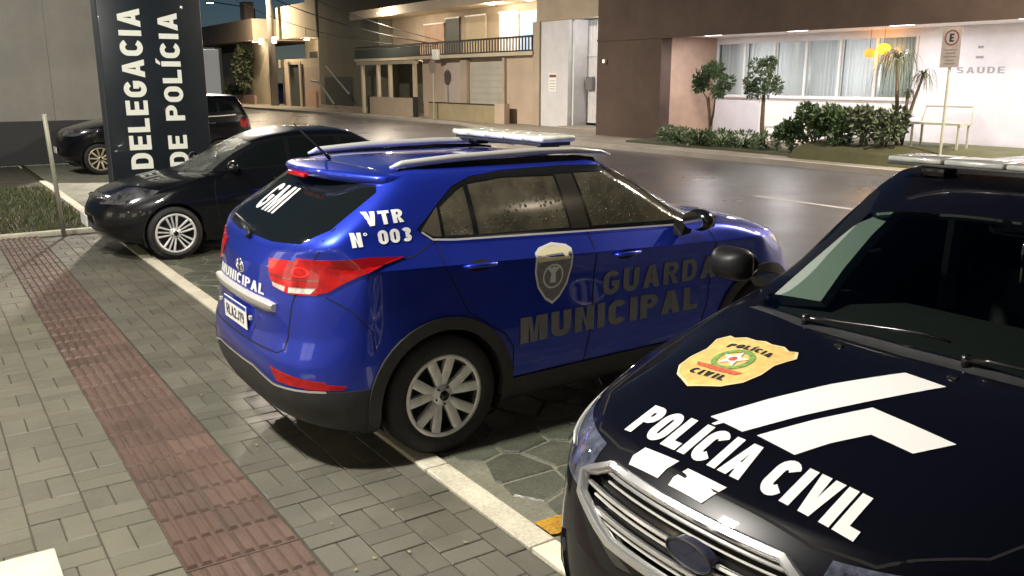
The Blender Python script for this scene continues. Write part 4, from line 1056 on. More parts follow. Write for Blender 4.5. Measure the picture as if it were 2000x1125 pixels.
# ================================================================ ground, street, pavement
def tagst(o): o['kind'] = 'structure'; return o
def wetmat(name, col, r0, r1, sc=3., bump=.3, bscale=120, colvar=.3, patches=None):
    m = bpy.data.materials.new(name); m.use_nodes = True; n = m.node_tree; p = n.nodes['Principled BSDF']
    gm = n.nodes.new('ShaderNodeNewGeometry'); L = n.links.new
    class tc: outputs = {'Object': gm.outputs['Position']}
    a = n.nodes.new('ShaderNodeTexNoise'); a.inputs['Scale'].default_value = sc; a.inputs['Detail'].default_value = 7; a.inputs['Roughness'].default_value = .6
    L(tc.outputs['Object'], a.inputs['Vector'])
    mr = n.nodes.new('ShaderNodeMapRange'); mr.inputs['From Min'].default_value = .38; mr.inputs['From Max'].default_value = .62; mr.inputs['To Min'].default_value = r0; mr.inputs['To Max'].default_value = r1
    L(a.outputs[0], mr.inputs[0]); L(mr.outputs[0], p.inputs['Roughness'])
    b = n.nodes.new('ShaderNodeTexNoise'); b.inputs['Scale'].default_value = bscale; b.inputs['Detail'].default_value = 5; L(tc.outputs['Object'], b.inputs['Vector'])
    c = n.nodes.new('ShaderNodeTexNoise'); c.inputs['Scale'].default_value = sc * .9; c.inputs['Detail'].default_value = 8; c.inputs['Roughness'].default_value = .7; L(tc.outputs['Object'], c.inputs['Vector'])
    mul = n.nodes.new('ShaderNodeMath'); mul.operation = 'ADD'; L(b.outputs[0], mul.inputs[0]); L(c.outputs[0], mul.inputs[1])
    oi = n.nodes.new('ShaderNodeObjectInfo'); mo_ = n.nodes.new('ShaderNodeMath'); mo_.operation = 'MULTIPLY_ADD'; mo_.inputs[1].default_value = .30; L(oi.outputs['Random'], mo_.inputs[0]); L(mul.outputs[0], mo_.inputs[2]); mul = mo_
    m2 = n.nodes.new('ShaderNodeMapRange'); m2.inputs['From Min'].default_value = .75; m2.inputs['From Max'].default_value = 1.55; m2.inputs['To Min'].default_value = 1 - colvar; m2.inputs['To Max'].default_value = 1 + colvar
    L(mul.outputs[0], m2.inputs[0])
    vm = n.nodes.new('ShaderNodeVectorMath'); vm.operation = 'SCALE'; vm.inputs[0].default_value = col; L(m2.outputs[0], vm.inputs['Scale']); L(vm.outputs[0], p.inputs['Base Color'])
    bp_ = n.nodes.new('ShaderNodeBump'); bp_.inputs['Strength'].default_value = bump; bp_.inputs['Distance'].default_value = .006; L(b.outputs[0], bp_.inputs['Height']); L(bp_.outputs[0], p.inputs['Normal'])
    return m
M['asphalt'] = wetmat('wet_asphalt', (.085, .082, .088), .27, .38, .35, .35, 45, .25)
M['joint'] = wetmat('wet_joint_sand', (.058, .051, .036), .4, .9, 3, .5, 90)
M['paver'] = wetmat('grey_concrete_paver', (.112, .107, .083), .36, .72, 1.6, .45, 160, .35)
M['paver_l'] = wetmat('pale_concrete_paver', (.135, .128, .092), .38, .72, 1.6, .45, 160, .3)
M['tactile'] = wetmat('red_brown_tactile_paver', (.118, .076, .058), .36, .7, 2, .45, 160, .4)
M['stone'] = wetmat('grey_green_paving_stone', (.085, .09, .068), .28, .62, 2.2, .6, 60, .5)
M['mortar'] = wetmat('mortar_joint', (.19, .19, .14), .5, .85, 3, .5, 60, .35)
M['kerb'] = wetmat('painted_kerb_concrete', (.62, .58, .46), .45, .75, 4, .4, 60, .35)
M['concrete'] = wetmat('pavement_concrete', (.28, .25, .21), .5, .8, 1, .4, 50, .3)
M['kerb_far'] = wetmat('kerb_concrete', (.34, .31, .27), .5, .8, 1, .4, 50, .3)
M['line'] = wetmat('worn_road_paint', (.30, .30, .29), .4, .7, 3, .3, 60, .4)
M['yellow'] = wetmat('worn_yellow_paint', (.50, .27, .03), .4, .7, 6, .3, 60, .5)
M['soil'] = wetmat('grassy_soil', (.05, .052, .022), .8, 1, 2, .8, 40, .5)
def sheet(name, pts, z, m):
    bm = bmesh.new(); bm.faces.new([bm.verts.new((x, y, z)) for x, y in pts]); 
    bmesh.ops.recalc_face_normals(bm, faces=bm.faces[:])
    if bm.faces[:][0].normal.z < 0: bmesh.ops.reverse_faces(bm, faces=bm.faces[:])
    return tagst(obj(name, bm, m))
sheet('ground', [(-300, -300), (300, -300), (300, 500), (-300, 500)], -.06, M['soil'])
sheet('road', [(7.2, -60), (17.55, -60), (17.55, 24), (19.4, 30), (21.2, 36), (20.9, 50), (20.3, 62), (20.3, 300), (7.2, 300)], -.012, M['asphalt'])
for (x0, y0, x1, y1) in ((12.45, 7.0, 12.62, 10.7), (12.3, 16, 12.46, 20), (12.3, 26, 12.46, 30)):
    sheet('lane_marking', [(x0, y0), (x0 + .13, y0), (x1 + .0, y1), (x1 - .13, y1)], -.006, M['line'])
# bay floor of irregular stones set in mortar: sheet below, stones standing proud
sheet('parking_bay', [(2.19, -8), (7.2, -8), (7.2, 40), (2.19, 40)], -.008, M['mortar'])
sheet('pavement', [(-3.2, -8), (2.06, -8), (2.06, 40), (-3.2, 40)], -.0115, M['joint'])
pav = bpy.data.objects['pavement']; bay = bpy.data.objects['parking_bay']
# far pavement with its kerb
fk = [(17.7, -60), (17.7, 24), (19.55, 30), (21.35, 36), (21.05, 50), (20.45, 62), (20.45, 300)]
b = bmesh.new()
for i in range(len(fk) - 1):
    a_, c_ = fk[i], fk[i + 1]
    d = Vector((c_[0] - a_[0], c_[1] - a_[1])); L_ = d.length; d.normalize(); n_ = Vector((-d.y, d.x))
    p = [Vector(a_) + n_ * .15, Vector(c_) + n_ * .15, Vector(c_), Vector(a_)]
    A = [b.verts.new((q.x, q.y, -.02)) for q in p]; T_ = [b.verts.new((q.x, q.y, .13)) for q in p]
    b.faces.new(T_)
    for k in range(4): b.faces.new((A[k], A[(k + 1) % 4], T_[(k + 1) % 4], T_[k]))
bmesh.ops.recalc_face_normals(b, faces=b.faces[:])
tagst(obj('far_kerb', b, M['kerb_far']))
sheet('far_pavement', fk + [(60, 300), (60, -60)], .118, M['concrete'])
# near kerb strip between pavement and bays: whitewashed kerb stones
y = -2.0; kb = []
i = 0
base_me = None
while y < 20:
    L_ = .98
    o = B(2.06, 2.195, y + .004, y + L_ - .004, -.06, .012 + .002 * rnd.random(), .008)
    for v in o.verts: v.co.x += .003 * rnd.uniform(-1, 1)
    ko = obj('kerb_stone', o, M['kerb'], pav); y += L_
# pavers
def cell_mesh(name, poly, h, m, bev=.006):
    """one paver: polygon with a chamfered top, top at z = h"""
    bm = bmesh.new(); cx = sum(p[0] for p in poly) / len(poly); cy = sum(p[1] for p in poly) / len(poly)
    def ins(p, d):
        v = Vector((p[0] - cx, p[1] - cy)); l = v.length; return (cx + v.x * (l - d) / l, cy + v.y * (l - d) / l)
    bot = [bm.verts.new((p[0], p[1], -.012)) for p in poly]; s = [bm.verts.new((p[0], p[1], h - bev)) for p in poly]; t = [bm.verts.new((*ins(p, bev * 1.6), h)) for p in poly]
    n = len(poly)
    for k in range(n):
        bm.faces.new((bot[k], bot[(k + 1) % n], s[(k + 1) % n], s[k])); bm.faces.new((s[k], s[(k + 1) % n], t[(k + 1) % n], t[k]))
    bm.faces.new(t)
    bmesh.ops.recalc_face_normals(bm, faces=bm.faces[:])
    me = bpy.data.meshes.new(name); bm.to_mesh(me); bm.free(); me.materials.append(m); return me
g = .002
def rect(a, b): return [(-a / 2 + g, -b / 2 + g), (a / 2 - g, -b / 2 + g), (a / 2 - g, b / 2 - g), (-a / 2 + g, b / 2 - g)]
def visible(x, y, m=.25):
    """rough test: lies inside the picture's wedge of ground (keeps the count down)"""
    a = math.atan2(x, y); return y > -1 and x > -3.1
class Pieces:
    def __init__(s, name, parent, m, limit): s.n, s.p, s.m, s.lim, s.items = name, parent, m, limit, []
    def add(s, me, x, y, z, rz, mats=None): s.items.append((math.hypot(x, y) + (50 if x < y * .02 - .02 or y < 2.4 else 0), me, x, y, z, rz))
    def build(s):
        s.items.sort(key=lambda t: t[0])
        for d, me, x, y, z, rz in s.items[:s.lim]:
            o = bpy.data.objects.new(s.n, me); COL.objects.link(o); o.parent = s.p; o.location = (x, y, z); o.rotation_euler.z = rz
            o.rotation_euler.x = rnd.uniform(-.006, .006); o.rotation_euler.y = rnd.uniform(-.006, .006)
        rest = s.items[s.lim:]
        if rest:
            vs, fs = [], []
            for d, me, x, y, z, rz in rest:
                b0 = len(vs); c, sn = math.cos(rz), math.sin(rz)
                vs += [(x + v.co.x * c - v.co.y * sn, y + v.co.x * sn + v.co.y * c, z + v.co.z) for v in me.vertices]
                fs += [tuple(b0 + i for i in p.vertices) for p in me.polygons]
            me = bpy.data.meshes.new(s.n + '_field'); me.from_pydata(vs, [], fs); me.materials.append(s.m)
            o = bpy.data.objects.new(s.n + '_field', me); COL.objects.link(o); o.parent = s.p; o['kind'] = 'stuff'
mp = cell_mesh('paver', rect(.23, .115), 0, M['paver'], .004); mpl = cell_mesh('paver_pale', rect(.255, .1275), 0, M['paver_l'], .004)
PR = Pieces('paver', pav, M['paver'], 300); PL = Pieces('paver', pav, M['paver_l'], 300)
# right of the tactile strip: basket weave in pairs of .1 x .2
def weave(P, me, x0, nx, y0, y1, u, flip=0):
    ny = int((y1 - y0) / u)
    for i in range(nx):
        for j in range(ny):
            cx, cy = x0 + (i + .5) * u, y0 + (j + .5) * u
            if not visible(cx, cy): continue
            h = rnd.uniform(-.003, .002)
            if (i + j + flip) % 2 == 0:
                for s_ in (-1, 1): P.add(me, cx, cy + s_ * u / 4, rnd.uniform(-.002, .001), 0)
            else:
                for s_ in (-1, 1): P.add(me, cx + s_ * u / 4, cy, rnd.uniform(-.002, .001), math.pi / 2)
weave(PR, mp, 1.245, 3, 1.6, 13, .2315)
for j in range(50): PR.add(mp, 1.9985, 1.65 + j * .2315, rnd.uniform(-.002, .001), math.pi / 2)
weave(PL, mpl, -2.849, 14, .049, 13, .256, 1)
PR.build(); PL.build()
# tactile strip: .25 tiles with long raised bars along the walking direction
def tactile_mesh(v):
    r2 = random.Random(v); bm = bmesh.new(); q = .002
    poly = [(-.125 + q, -.125 + q), (.125 - q, -.125 + q), (.125 - q, .125 - q), (-.125 + q, .125 - q)]
    box(bm, -.125 + q, .125 - q, -.125 + q, .125 - q, -.012, -.0090)
    for k in range(4):
        x = -.094 + k * .0625; w = .0235; z1 = .0050 + r2.uniform(-.0006, .0006); y0, y1 = -.112, .112
        lo = [bm.verts.new(c) for c in ((x - w, y0, -.0090), (x + w, y0, -.0090), (x + w, y1, -.0090), (x - w, y1, -.0090))]
        hi = [bm.verts.new(c) for c in ((x - w * .68, y0 + .010, z1), (x + w * .68, y0 + .010, z1), (x + w * .68, y1 - .010, z1), (x - w * .68, y1 - .010, z1))]
        for a in range(4): bm.faces.new((lo[a], lo[(a + 1) % 4], hi[(a + 1) % 4], hi[a]))
        bm.faces.new(hi)
    bmesh.ops.recalc_face_normals(bm, faces=bm.faces[:])
    me = bpy.data.meshes.new('tactile_tile'); bm.to_mesh(me); bm.free(); me.materials.append(M['tactile']); return me
tms = [tactile_mesh(v) for v in range(3)]
for j in range(int(14 / .251)):
    for i in range(2):
        o = bpy.data.objects.new('tactile_tile', tms[rnd.randrange(3)]); COL.objects.link(o); o.parent = pav
        o.location = (.735 + .125 + i * .2515, 1.7 + j * .251, rnd.uniform(-.002, .0015)); o.rotation_euler = (rnd.uniform(-.006, .006), rnd.uniform(-.006, .006), 0 if rnd.random() < .5 else math.pi)
# bay stones: cells of a jittered honeycomb
def clip(poly, a, b, c):
    out = []
    for i in range(len(poly)):
        p, q = poly[i], poly[(i + 1) % len(poly)]; dp = a * p[0] + b * p[1] - c; dq = a * q[0] + b * q[1] - c
        if dp <= 0: out.append(p)
        if (dp < 0) != (dq < 0) and abs(dp - dq) > 1e-9: t = dp / (dp - dq); out.append((p[0] + (q[0] - p[0]) * t, p[1] + (q[1] - p[1]) * t))
    return out
sd = {}; S_ = .30
for j in range(-6, 62):
    for i in range(-2, 18):
        sd[(i, j)] = (2.25 + (i + .5 * (j % 2)) * S_ + rnd.uniform(-.085, .085), .6 + j * S_ * .86 + rnd.uniform(-.085, .085))
ST = Pieces('paving_stone', bay, M['stone'], 300)
for (i, j), c in sd.items():
    if not (2.2 < c[0] < 7.2) : continue
    if not visible(*c): continue
    poly = [(c[0] - .35, c[1] - .35), (c[0] + .35, c[1] - .35), (c[0] + .35, c[1] + .35), (c[0] - .35, c[1] + .35)]
    for di in range(-2, 3):
        for dj in range(-2, 3):
            n_ = sd.get((i + di, j + dj))
            if n_ is None or n_ == c: continue
            a, b_ = n_[0] - c[0], n_[1] - c[1]; l = math.hypot(a, b_)
            poly = clip(poly, a / l, b_ / l, (a * (n_[0] + c[0]) / 2 + b_ * (n_[1] + c[1]) / 2) / l - .009)
            if not poly: break
        if not poly: break
    poly = clip(poly, -1, 0, -2.205) if poly else poly
    if len(poly) < 3: continue
    me = cell_mesh('paving_stone', [(p[0] - c[0], p[1] - c[1]) for p in poly], rnd.uniform(-.003, .003), M['stone'], .008)
    ST.add(me, c[0], c[1], .0, 0)
ST.build()
# painted bay dividers (worn, across the stones)
def worn_strip(name, x0, x1, y0, y1, z, m, seed, keep=.72, cell=.05):
    r2 = random.Random(seed); vs, fs = [], []; x = x0
    nx, ny = max(2, int((x1 - x0) / cell)), max(2, int((y1 - y0) / cell)); dx, dy = (x1 - x0) / nx, (y1 - y0) / ny
    for a in range(nx):
        for b_ in range(ny):
            if r2.random() > keep: continue
            j_ = [(r2.uniform(0, .012), r2.uniform(0, .012)) for _ in range(4)]
            X0, Y0 = x0 + a * dx, y0 + b_ * dy; k = len(vs)
            vs += [(X0 - .0 + j_[0][0], Y0 + j_[0][1], z), (X0 + dx - j_[1][0] * .2, Y0 + j_[1][1], z), (X0 + dx - j_[2][0] * .2, Y0 + dy - j_[2][1], z), (X0 + j_[3][0], Y0 + dy - j_[3][1], z)]; fs.append((k, k + 1, k + 2, k + 3))
    me = bpy.data.meshes.new(name); me.from_pydata(vs, [], fs); me.materials.append(m); o = bpy.data.objects.new(name, me); COL.objects.link(o); return tagst(o)
for (xa, xb, sd_) in ((2.215, 2.40, 1), (2.43, 2.78, 2), (2.83, 3.5, 3)):
    r2 = random.Random(sd_); n = 9; lo_ = [(lerp(xa, xb, k / n) + r2.uniform(-.006, .006), 2.94 + r2.uniform(-.008, .014)) for k in range(n + 1)]; hi_ = [(lerp(xa, xb, k / n) + r2.uniform(-.006, .006), 3.09 + r2.uniform(-.016, .008)) for k in range(n + 1)]
    sheet('bay_marking', lo_ + hi_[::-1], .0062, M['yellow'])
worn_strip('bay_marking', 3.0, 5.5, 9.55, 9.67, .0075, M['line'], 5, .5)
sheet('bay_marking', [(3.0, 11.55), (3.75, 11.60), (3.75, 11.75), (3.12, 11.70), (3.10, 12.0), (2.98, 12.0)], .0078, M['line'])
# small litter: leaves on the pavement
M['leaf_dry'] = mat('dry_leaf', (.34, .28, .13), .6)
for k in range(26):
    x = rnd.uniform(1.3, 2.0) if k % 3 else rnd.uniform(2.3, 3.4); y = rnd.uniform(2.6, 7); bm = bmesh.new(); s_ = rnd.uniform(.007, .016); a = rnd.uniform(0, 6)
    pts = [(1, 0, .2), (.3, .5, 0), (-.8, .1, .3), (.2, -.5, .1)]
    bm.faces.new([bm.verts.new(((p[0] * math.cos(a) - p[1] * math.sin(a)) * s_, (p[0] * math.sin(a) + p[1] * math.cos(a)) * s_, p[2] * s_ + .002)) for p in pts])
    o = obj('fallen_leaf', bm, M['leaf_dry']); o.location = (x, y, .008); tag(o, 'tiny pale leaf fragment lying on the wet ground near the parking bays', 'leaf', 'leaf fragments scattered on the ground')
# low white painted block at the pavement's inner edge
wb = tag(obj('painted_block', B(-.12, .29, 3.30, 4.05, -.01, .035, .008), M['kerb'], None, 40), 'low white painted concrete block at the bottom left corner of the pavement', 'block')
# ================================================================ things on the near side beyond the cars
M['navy'] = mat('dark_navy_sign_panel', (.014, .019, .025), .35, 0, .4, noise=.25, nscale=2)
M['sign_white'] = mat('white_sign_letters', (.80, .82, .74), .5, emit=(.9, .95, .8), estr=.12)  # faint glow added to the letters; the sign itself is unlit
tot = root('totem_sign', (2.94, 13.25, 0), 'tall dark navy totem sign reading DELEGACIA DE POL\u00cdCIA vertically in white', 'sign')
obj('panel', B(-.68, .68, -.0, .28, .0, 3.9, .012), M['navy'], tot, 30)
obj('edge_trim', B(-.70, -.683, -.01, .29, .0, 3.9), M['galv_d'] if 'galv_d' in M else M.setdefault('galv_d', mat('dark_grey_steel', (.06, .07, .08), .5, .3)), tot); obj('base_plinth', B(-.80, .80, -.12, .42, -.01, .12, .01), M['kerb_far'], tot)
def word_letters(txt, w, h, t, lw, gap, place, m, parent):
    """every letter its own thin raised piece"""
    x = 0; items = []
    for c in txt:
        base = {'\u00cd': 'I'}.get(c, c); cs, adv = glyph(base, t, lw)
        if cs:
            cs2 = [[(x + u, v) for u, v in k] for k in cs]; items.append((cs2, None))
            if c == '\u00cd': items.append(([[(x + adv / 2 - .06, 1.07), (x + adv / 2 + .07, 1.07), (x + adv / 2 + .26, 1.28), (x + adv / 2 + .05, 1.28)]], 1))
        x += adv + gap
    x -= gap; sx = w / x
    for cs, acc in items:
        V3 = [[Vector((u * sx - w / 2, (v - .5) * h, 0)) for u, v in k] for k in cs]; fl = [v for k in V3 for v in k]
        bm = bmesh.new(); vs = [bm.verts.new(v) for v in fl]
        for tri in tessellate_polygon(V3):
            try: bm.faces.new([vs[i] for i in tri])
            except ValueError: pass
        bmesh.ops.recalc_face_normals(bm, faces=bm.faces[:])
        r = bmesh.ops.extrude_face_region(bm, geom=bm.faces[:]); bmesh.ops.translate(bm, verts=[e for e in r['geom'] if isinstance(e, bmesh.types.BMVert)], vec=(0, 0, .012))
        bm.transform(place); bmesh.ops.recalc_face_normals(bm, faces=bm.faces[:])
        obj('letter', bm, m, parent)
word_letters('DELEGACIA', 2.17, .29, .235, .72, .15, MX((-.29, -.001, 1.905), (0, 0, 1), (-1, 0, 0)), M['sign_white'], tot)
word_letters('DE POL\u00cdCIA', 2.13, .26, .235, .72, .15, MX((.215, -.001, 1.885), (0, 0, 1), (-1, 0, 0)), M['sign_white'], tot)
# small crest block high on the sign
# thin white post at the left, with its sagging stays
M['galv'] = mat('pale_painted_steel', (.42, .42, .34), .5, .2)
tag(obj('marker_post', T([(1.52, 12.95, -.01), (1.46, 12.78, 1.0), (1.42, 12.65, 1.62)], .028, 10), M['galv'], None, 60), 'slim pale leaning post on the pavement left of the hatchback', 'post')
# grass strip with kerb beyond the hatchback
sheet('verge', [(-3, 13.4), (2.0, 13.4), (2.0, 19.5), (-3, 19.5)], -.004, M['soil'])
tag(obj('edging_kerb', B(.2, 2.02, 13.2, 13.32, -.02, .05, .01), M['kerb'], None, 40), 'white painted edging kerb in front of the grass verge at the left', 'kerb')
M['grass'] = mat('grass_blades', (.075, .095, .02), .7, noise=.5, nscale=3)
vs, fs = [], []
for k in range(5200):
    x, y = rnd.uniform(.2, 2.0), rnd.uniform(13.4, 19.4); h = rnd.uniform(.04, .12); a = rnd.uniform(0, 6.28); b0 = len(vs); w = .006
    lx, ly = rnd.uniform(-.05, .05), rnd.uniform(-.05, .05)
    vs += [(x - w * math.cos(a), y - w * math.sin(a), -.004), (x + w * math.cos(a), y + w * math.sin(a), -.004), (x + lx, y + ly, h)]; fs.append((b0, b0 + 1, b0 + 2))
me = bpy.data.meshes.new('grass'); me.from_pydata(vs, [], fs); me.materials.append(M['grass']); o = bpy.data.objects.new('grass', me); COL.objects.link(o); o['kind'] = 'stuff'
# pale hoarding and white box beyond the dark SUV
M['hoard'] = mat('grey_metal_hoarding', (.33, .32, .28), .55, noise=.18, nscale=.6)
ho = root('hoarding', (2.2, 24.6, 0), 'plain grey metal hoarding behind the dark SUV at the far left', 'fence')
for k in range(3): obj('panel', B(-2.2 + k * 1.5 + .004, -.7 + k * 1.5 - .004, 0, .04, .05, 4.6), M['hoard'], ho)
obj('bottom_rail', B(-2.2, 2.3, -.05, -.002, .0, 1.06), mat('dark_rail', (.05, .05, .05), .6), ho)
bs = root('banner_board', (6.62, 24.3, 0), 'pale grey blank board on posts right of the police totem sign', 'board')
M['board'] = mat('pale_blue_grey_board', (.42, .45, .48), .5, emit=(.6, .65, .7), estr=.0)
obj('board', B(-.40, .40, -.03, .03, 1.55, 2.82, .006), M['board'], bs)
for sx in (-1, 1): obj('post', B(sx * .44 - .03, sx * .44 + .03, -.04, .04, 0, 2.86), mat('dark_post', (.04, .035, .03), .6), bs)

# ================================================================ brown building with the lit porch, far side
M['brown'] = mat('brown_textured_render', (.075, .050, .039), .9, noise=.22, nscale=.7, bump=.5, bscale=30)
M['salmon'] = mat('salmon_render', (.34, .235, .18), .85, noise=.15, nscale=2, bump=.3, bscale=40)
M['white_wall'] = mat('white_painted_wall', (.78, .76, .78), .7, noise=.06, nscale=2)
M['porch_floor'] = mat('porch_floor_tile', (.35, .31, .27), .45, noise=.2, nscale=3)
FX = 20.3
br = root('brown_building', (FX, 10, 0), 'brown rendered building with a long lit porch across the street', 'building')
def bo_(name, x0, x1, y0, y1, z0, z1, m, bev=0, parent=None):
    o = B(x0 - FX, x1 - FX, y0 - 10, y1 - 10, z0, z1, bev); return obj(name, o, m, parent or br)
bo_('wall', 20.3, 20.75, 21.5, 24.72, .0, 3.36, M['brown'])
bo_('upper_wall', 20.3, 20.75, -14, 24.72, 3.364, 9.0, M['brown'])
bo_('porch_ceiling', 20.752, 23.0, -14, 24.4, 3.40, 3.6, M['white_wall'])
bo_('porch_end_wall', 20.752, 22.82, 21.5, 21.75, .0, 3.398, M['salmon'])
bo_('outer_side_wall', 20.752, 26, 24.40, 24.70, .0, 9.0, M['brown'])
bo_('back_wall_lower', 22.82, 23.0, 14.2, 21.75, .0, 1.50, M['white_wall'])
bo_('back_wall_right', 22.82, 23.0, -14, 14.197, .0, 3.398, M['white_wall'])
bo_('window_lintel', 22.82, 23.0, 14.2, 21.75, 3.18, 3.398, M['white_wall'])
bo_('window_sill', 22.74, 22.818, 14.2, 21.5, 1.47, 1.54, M['white_wall'], .004)
bo_('porch_floor', 20.76, 22.81, -14, 21.49, .119, .30, M['porch_floor'])
bo_('cornice_line', 20.27, 20.298, -14, 24.72, 3.33, 3.40, M['brown'])
# curtained window: frame, mullions, panes, pleated curtain behind
M['alu'] = mat('white_window_frame', (.75, .75, .74), .4)
M['curtain'] = mat('white_sheer_curtain', (.80, .80, .82), .9)
M['curtain_b'] = mat('grey_sheer_curtain', (.62, .66, .62), .9)
def translucent(m, k=.55):
    n = m.node_tree; p = n.nodes['Principled BSDF']; o = n.nodes['Material Output']; t = n.nodes.new('ShaderNodeBsdfTranslucent'); mx = n.nodes.new('ShaderNodeMixShader')
    t.inputs[0].default_value = p.inputs['Base Color'].default_value; mx.inputs[0].default_value = k
    n.links.new(p.outputs[0], mx.inputs[1]); n.links.new(t.outputs[0], mx.inputs[2]); n.links.new(mx.outputs[0], o.inputs[0])
translucent(M['curtain']); translucent(M['curtain_b'])
M['pane'] = glass_mat('clear_window_glass', (.9, .93, .92), .02, 1.35)
wn = bo_('window', 22.86, 22.95, 14.2, 21.75, 1.503, 1.56, M['alu'])
for k in range(7):
    y = 14.28 + k * 1.205; o = B(22.86 - FX, 22.95 - FX, y - 10 - .035, y - 10 + .035, 1.562, 3.178); obj('mullion', o, M['alu'], wn)
    if k < 6: obj('pane', B(22.90 - FX, 22.905 - FX, y - 10 + .037, y - 10 + 1.168, 1.562, 3.178), M['pane'], wn)
for k in range(6):
    y0 = 14.32 + k * 1.205; bm = bmesh.new(); n = 84; A = []; r2 = random.Random(k); ph = r2.uniform(0, 6)
    for i in range(n + 1):
        t = i / n; y = y0 + t * 1.14; amp = .032 * (.55 + .45 * math.sin(t * 7 + ph)); x = 23.10 + amp * math.sin(t * 62 + 2.2 * math.sin(t * 9 + ph))
        A.append((bm.verts.new((x - FX, y - 10, 1.45)), bm.verts.new((x - FX + .0, y - 10 + .03 * math.sin(t * 11 + ph), 3.25))))
    for i in range(n): bm.faces.new((A[i][0], A[i + 1][0], A[i + 1][1], A[i][1]))
    o = obj('curtain', bm, M['curtain_b'] if k == 0 else M['curtain'], br, 180)
M['room'] = mat('room_back_wall', (.35, .34, .33), .9)
bo_('room_wall', 24.6, 24.7, 13.8, 22, .3, 3.4, M['room'])
# lettering and stripes on the white wall (partly readable only)
M['faint'] = mat('faint_grey_lettering', (.36, .35, .37), .7)
flat('wall_lettering', word2d('SAUDE', 1.25, .16, .2, .62, .2), MX((22.816 - FX, 12.45 - 10, 2.28), (0, -1, 0), (0, 0, 1)), M['faint'], br)
for z, w in ((2.85, .14), (2.6, .2)): obj('wall_mark', B(22.812 - FX, 22.818 - FX, 12.5 - 10 - w / 2, 12.5 - 10 + w / 2, z - .03, z + .03), M['faint'], br)
# hanging lamps in the porch, orange
M['orange'] = mat('orange_lamp_shade', (.9, .45, .05), .4, emit=(1, .24, .01), estr=1.2)
M['yellow_l'] = mat('yellow_lamp_shade', (.9, .7, .1), .4, emit=(1, .38, .012), estr=1.4)
for (y, z, r, mm, lab) in ((15.0, 2.86, .19, 'yellow_l', 'round yellow glowing lamp hanging in the porch, right one of two'), (15.42, 2.76, .15, 'orange', 'round orange glowing lamp hanging in the porch, left one of two')):
    lr = root('hanging_lamp', (22.45, y, 0), lab, 'lamp', 'glowing lamps hanging in the porch')
    bm = bmesh.new(); bmesh.ops.create_uvsphere(bm, u_segments=16, v_segments=10, radius=r)
    for v in bm.verts: v.co.z *= .82
    bm.transform(Matrix.Translation((0, 0, z))); obj('shade', bm, M[mm], lr, 180)
    l = bpy.data.lights.new('lamp_glow', 'POINT'); l.energy = 14; l.color = (1, .4, .05); l.shadow_soft_size = .2; lo = bpy.data.objects.new('lamp_glow', l); COL.objects.link(lo); lo.parent = lr; lo.location = (.25, 0, z - .1)
    obj('cord', T([(0, 0, z + r * .8), (0, 0, 3.40)], .006, 5), M['gloss_black'], lr)
# wall spot
sp_ = root('wall_spot', (20.24, 24.25, 2.66), 'small lit spotlight on the brown facade', 'lamp')
obj('housing', B(-.05, .058, -.05, .05, -.07, .07, .01), M['galv'], sp_); obj('lens', B(-.056, -.051, -.04, .04, -.05, .05), mat('lit_lens', (1, .9, .7), .4, emit=(1, .85, .6), estr=2.5), sp_)
# ---- beds and plants
M['bed'] = mat('planted_bed_edge', (.22, .2, .17), .8, noise=.3, nscale=3)
bd = tagst(obj('planting_bed', prism(bmesh.new(), [(18.7, .117), (20.0, .117), (20.0, .20), (18.75, .18)], 'y', 14.0, 21.3), M['soil']))
bd2 = tagst(obj('planting_bed', prism(bmesh.new(), [(18.3, .117), (20.25, .117), (20.25, .58), (19.2, .52), (18.45, .36)], 'y', 0, 14.6), M['soil']))
def leafy(name, parent, blobs, n, size, m, seed, long=1.8, droop=0., up=0., outer=True):
    """many folded leaves scattered through a crown made of several clumps"""
    r2 = random.Random(seed); vs, fs = [], []
    for k in range(n):
        cx, cy, cz, rx, ry, rz = blobs[r2.randrange(len(blobs))]
        while True:
            a, b, c = r2.uniform(-1, 1), r2.uniform(-1, 1), r2.uniform(-1, 1); q = a * a + b * b + c * c
            if q < 1 and (not outer or q > .25 * r2.random()): break
        p = Vector((cx + a * rx, cy + b * ry, cz + c * rz)); d = Vector((a, b, c + up)).normalized() + Vector((r2.uniform(-.7, .7), r2.uniform(-.7, .7), r2.uniform(-.6, .6) - droop)); d.normalize()
        s = d.cross(Vector((r2.uniform(-1, 1), r2.uniform(-1, 1), r2.uniform(-1, 1)))).normalized(); L_ = size * r2.uniform(.6, 1.3); w = L_ / long / 2; nn = d.cross(s) * w * .5
        b0 = len(vs); mid = p + d * L_ * .5
        vs += [tuple(p), tuple(mid + s * w + nn), tuple(p + d * L_ - Vector((0, 0, droop * L_ * .3))), tuple(mid - s * w + nn), tuple(mid)]
        fs += [(b0, b0 + 1, b0 + 4), (b0 + 1, b0 + 2, b0 + 4), (b0, b0 + 4, b0 + 3), (b0 + 4, b0 + 2, b0 + 3)]
    me = bpy.data.meshes.new(name); me.from_pydata(vs, [], fs); me.materials.append(m); o = bpy.data.objects.new(name, me); COL.objects.link(o); o.parent = parent
    return o
M['leaf'] = mat('dark_green_leaves', (.075, .125, .05), .45, noise=.5, nscale=2.5, spec=.6)
M['leaf2'] = mat('olive_green_leaves', (.11, .16, .05), .5, noise=.5, nscale=3)
M['leaf3'] = mat('grey_green_leaves', (.10, .125, .07), .45, noise=.5, nscale=3)
M['bark'] = mat('brown_bark', (.12, .085, .05), .9, noise=.4, nscale=12, bump=.6, bscale=40)
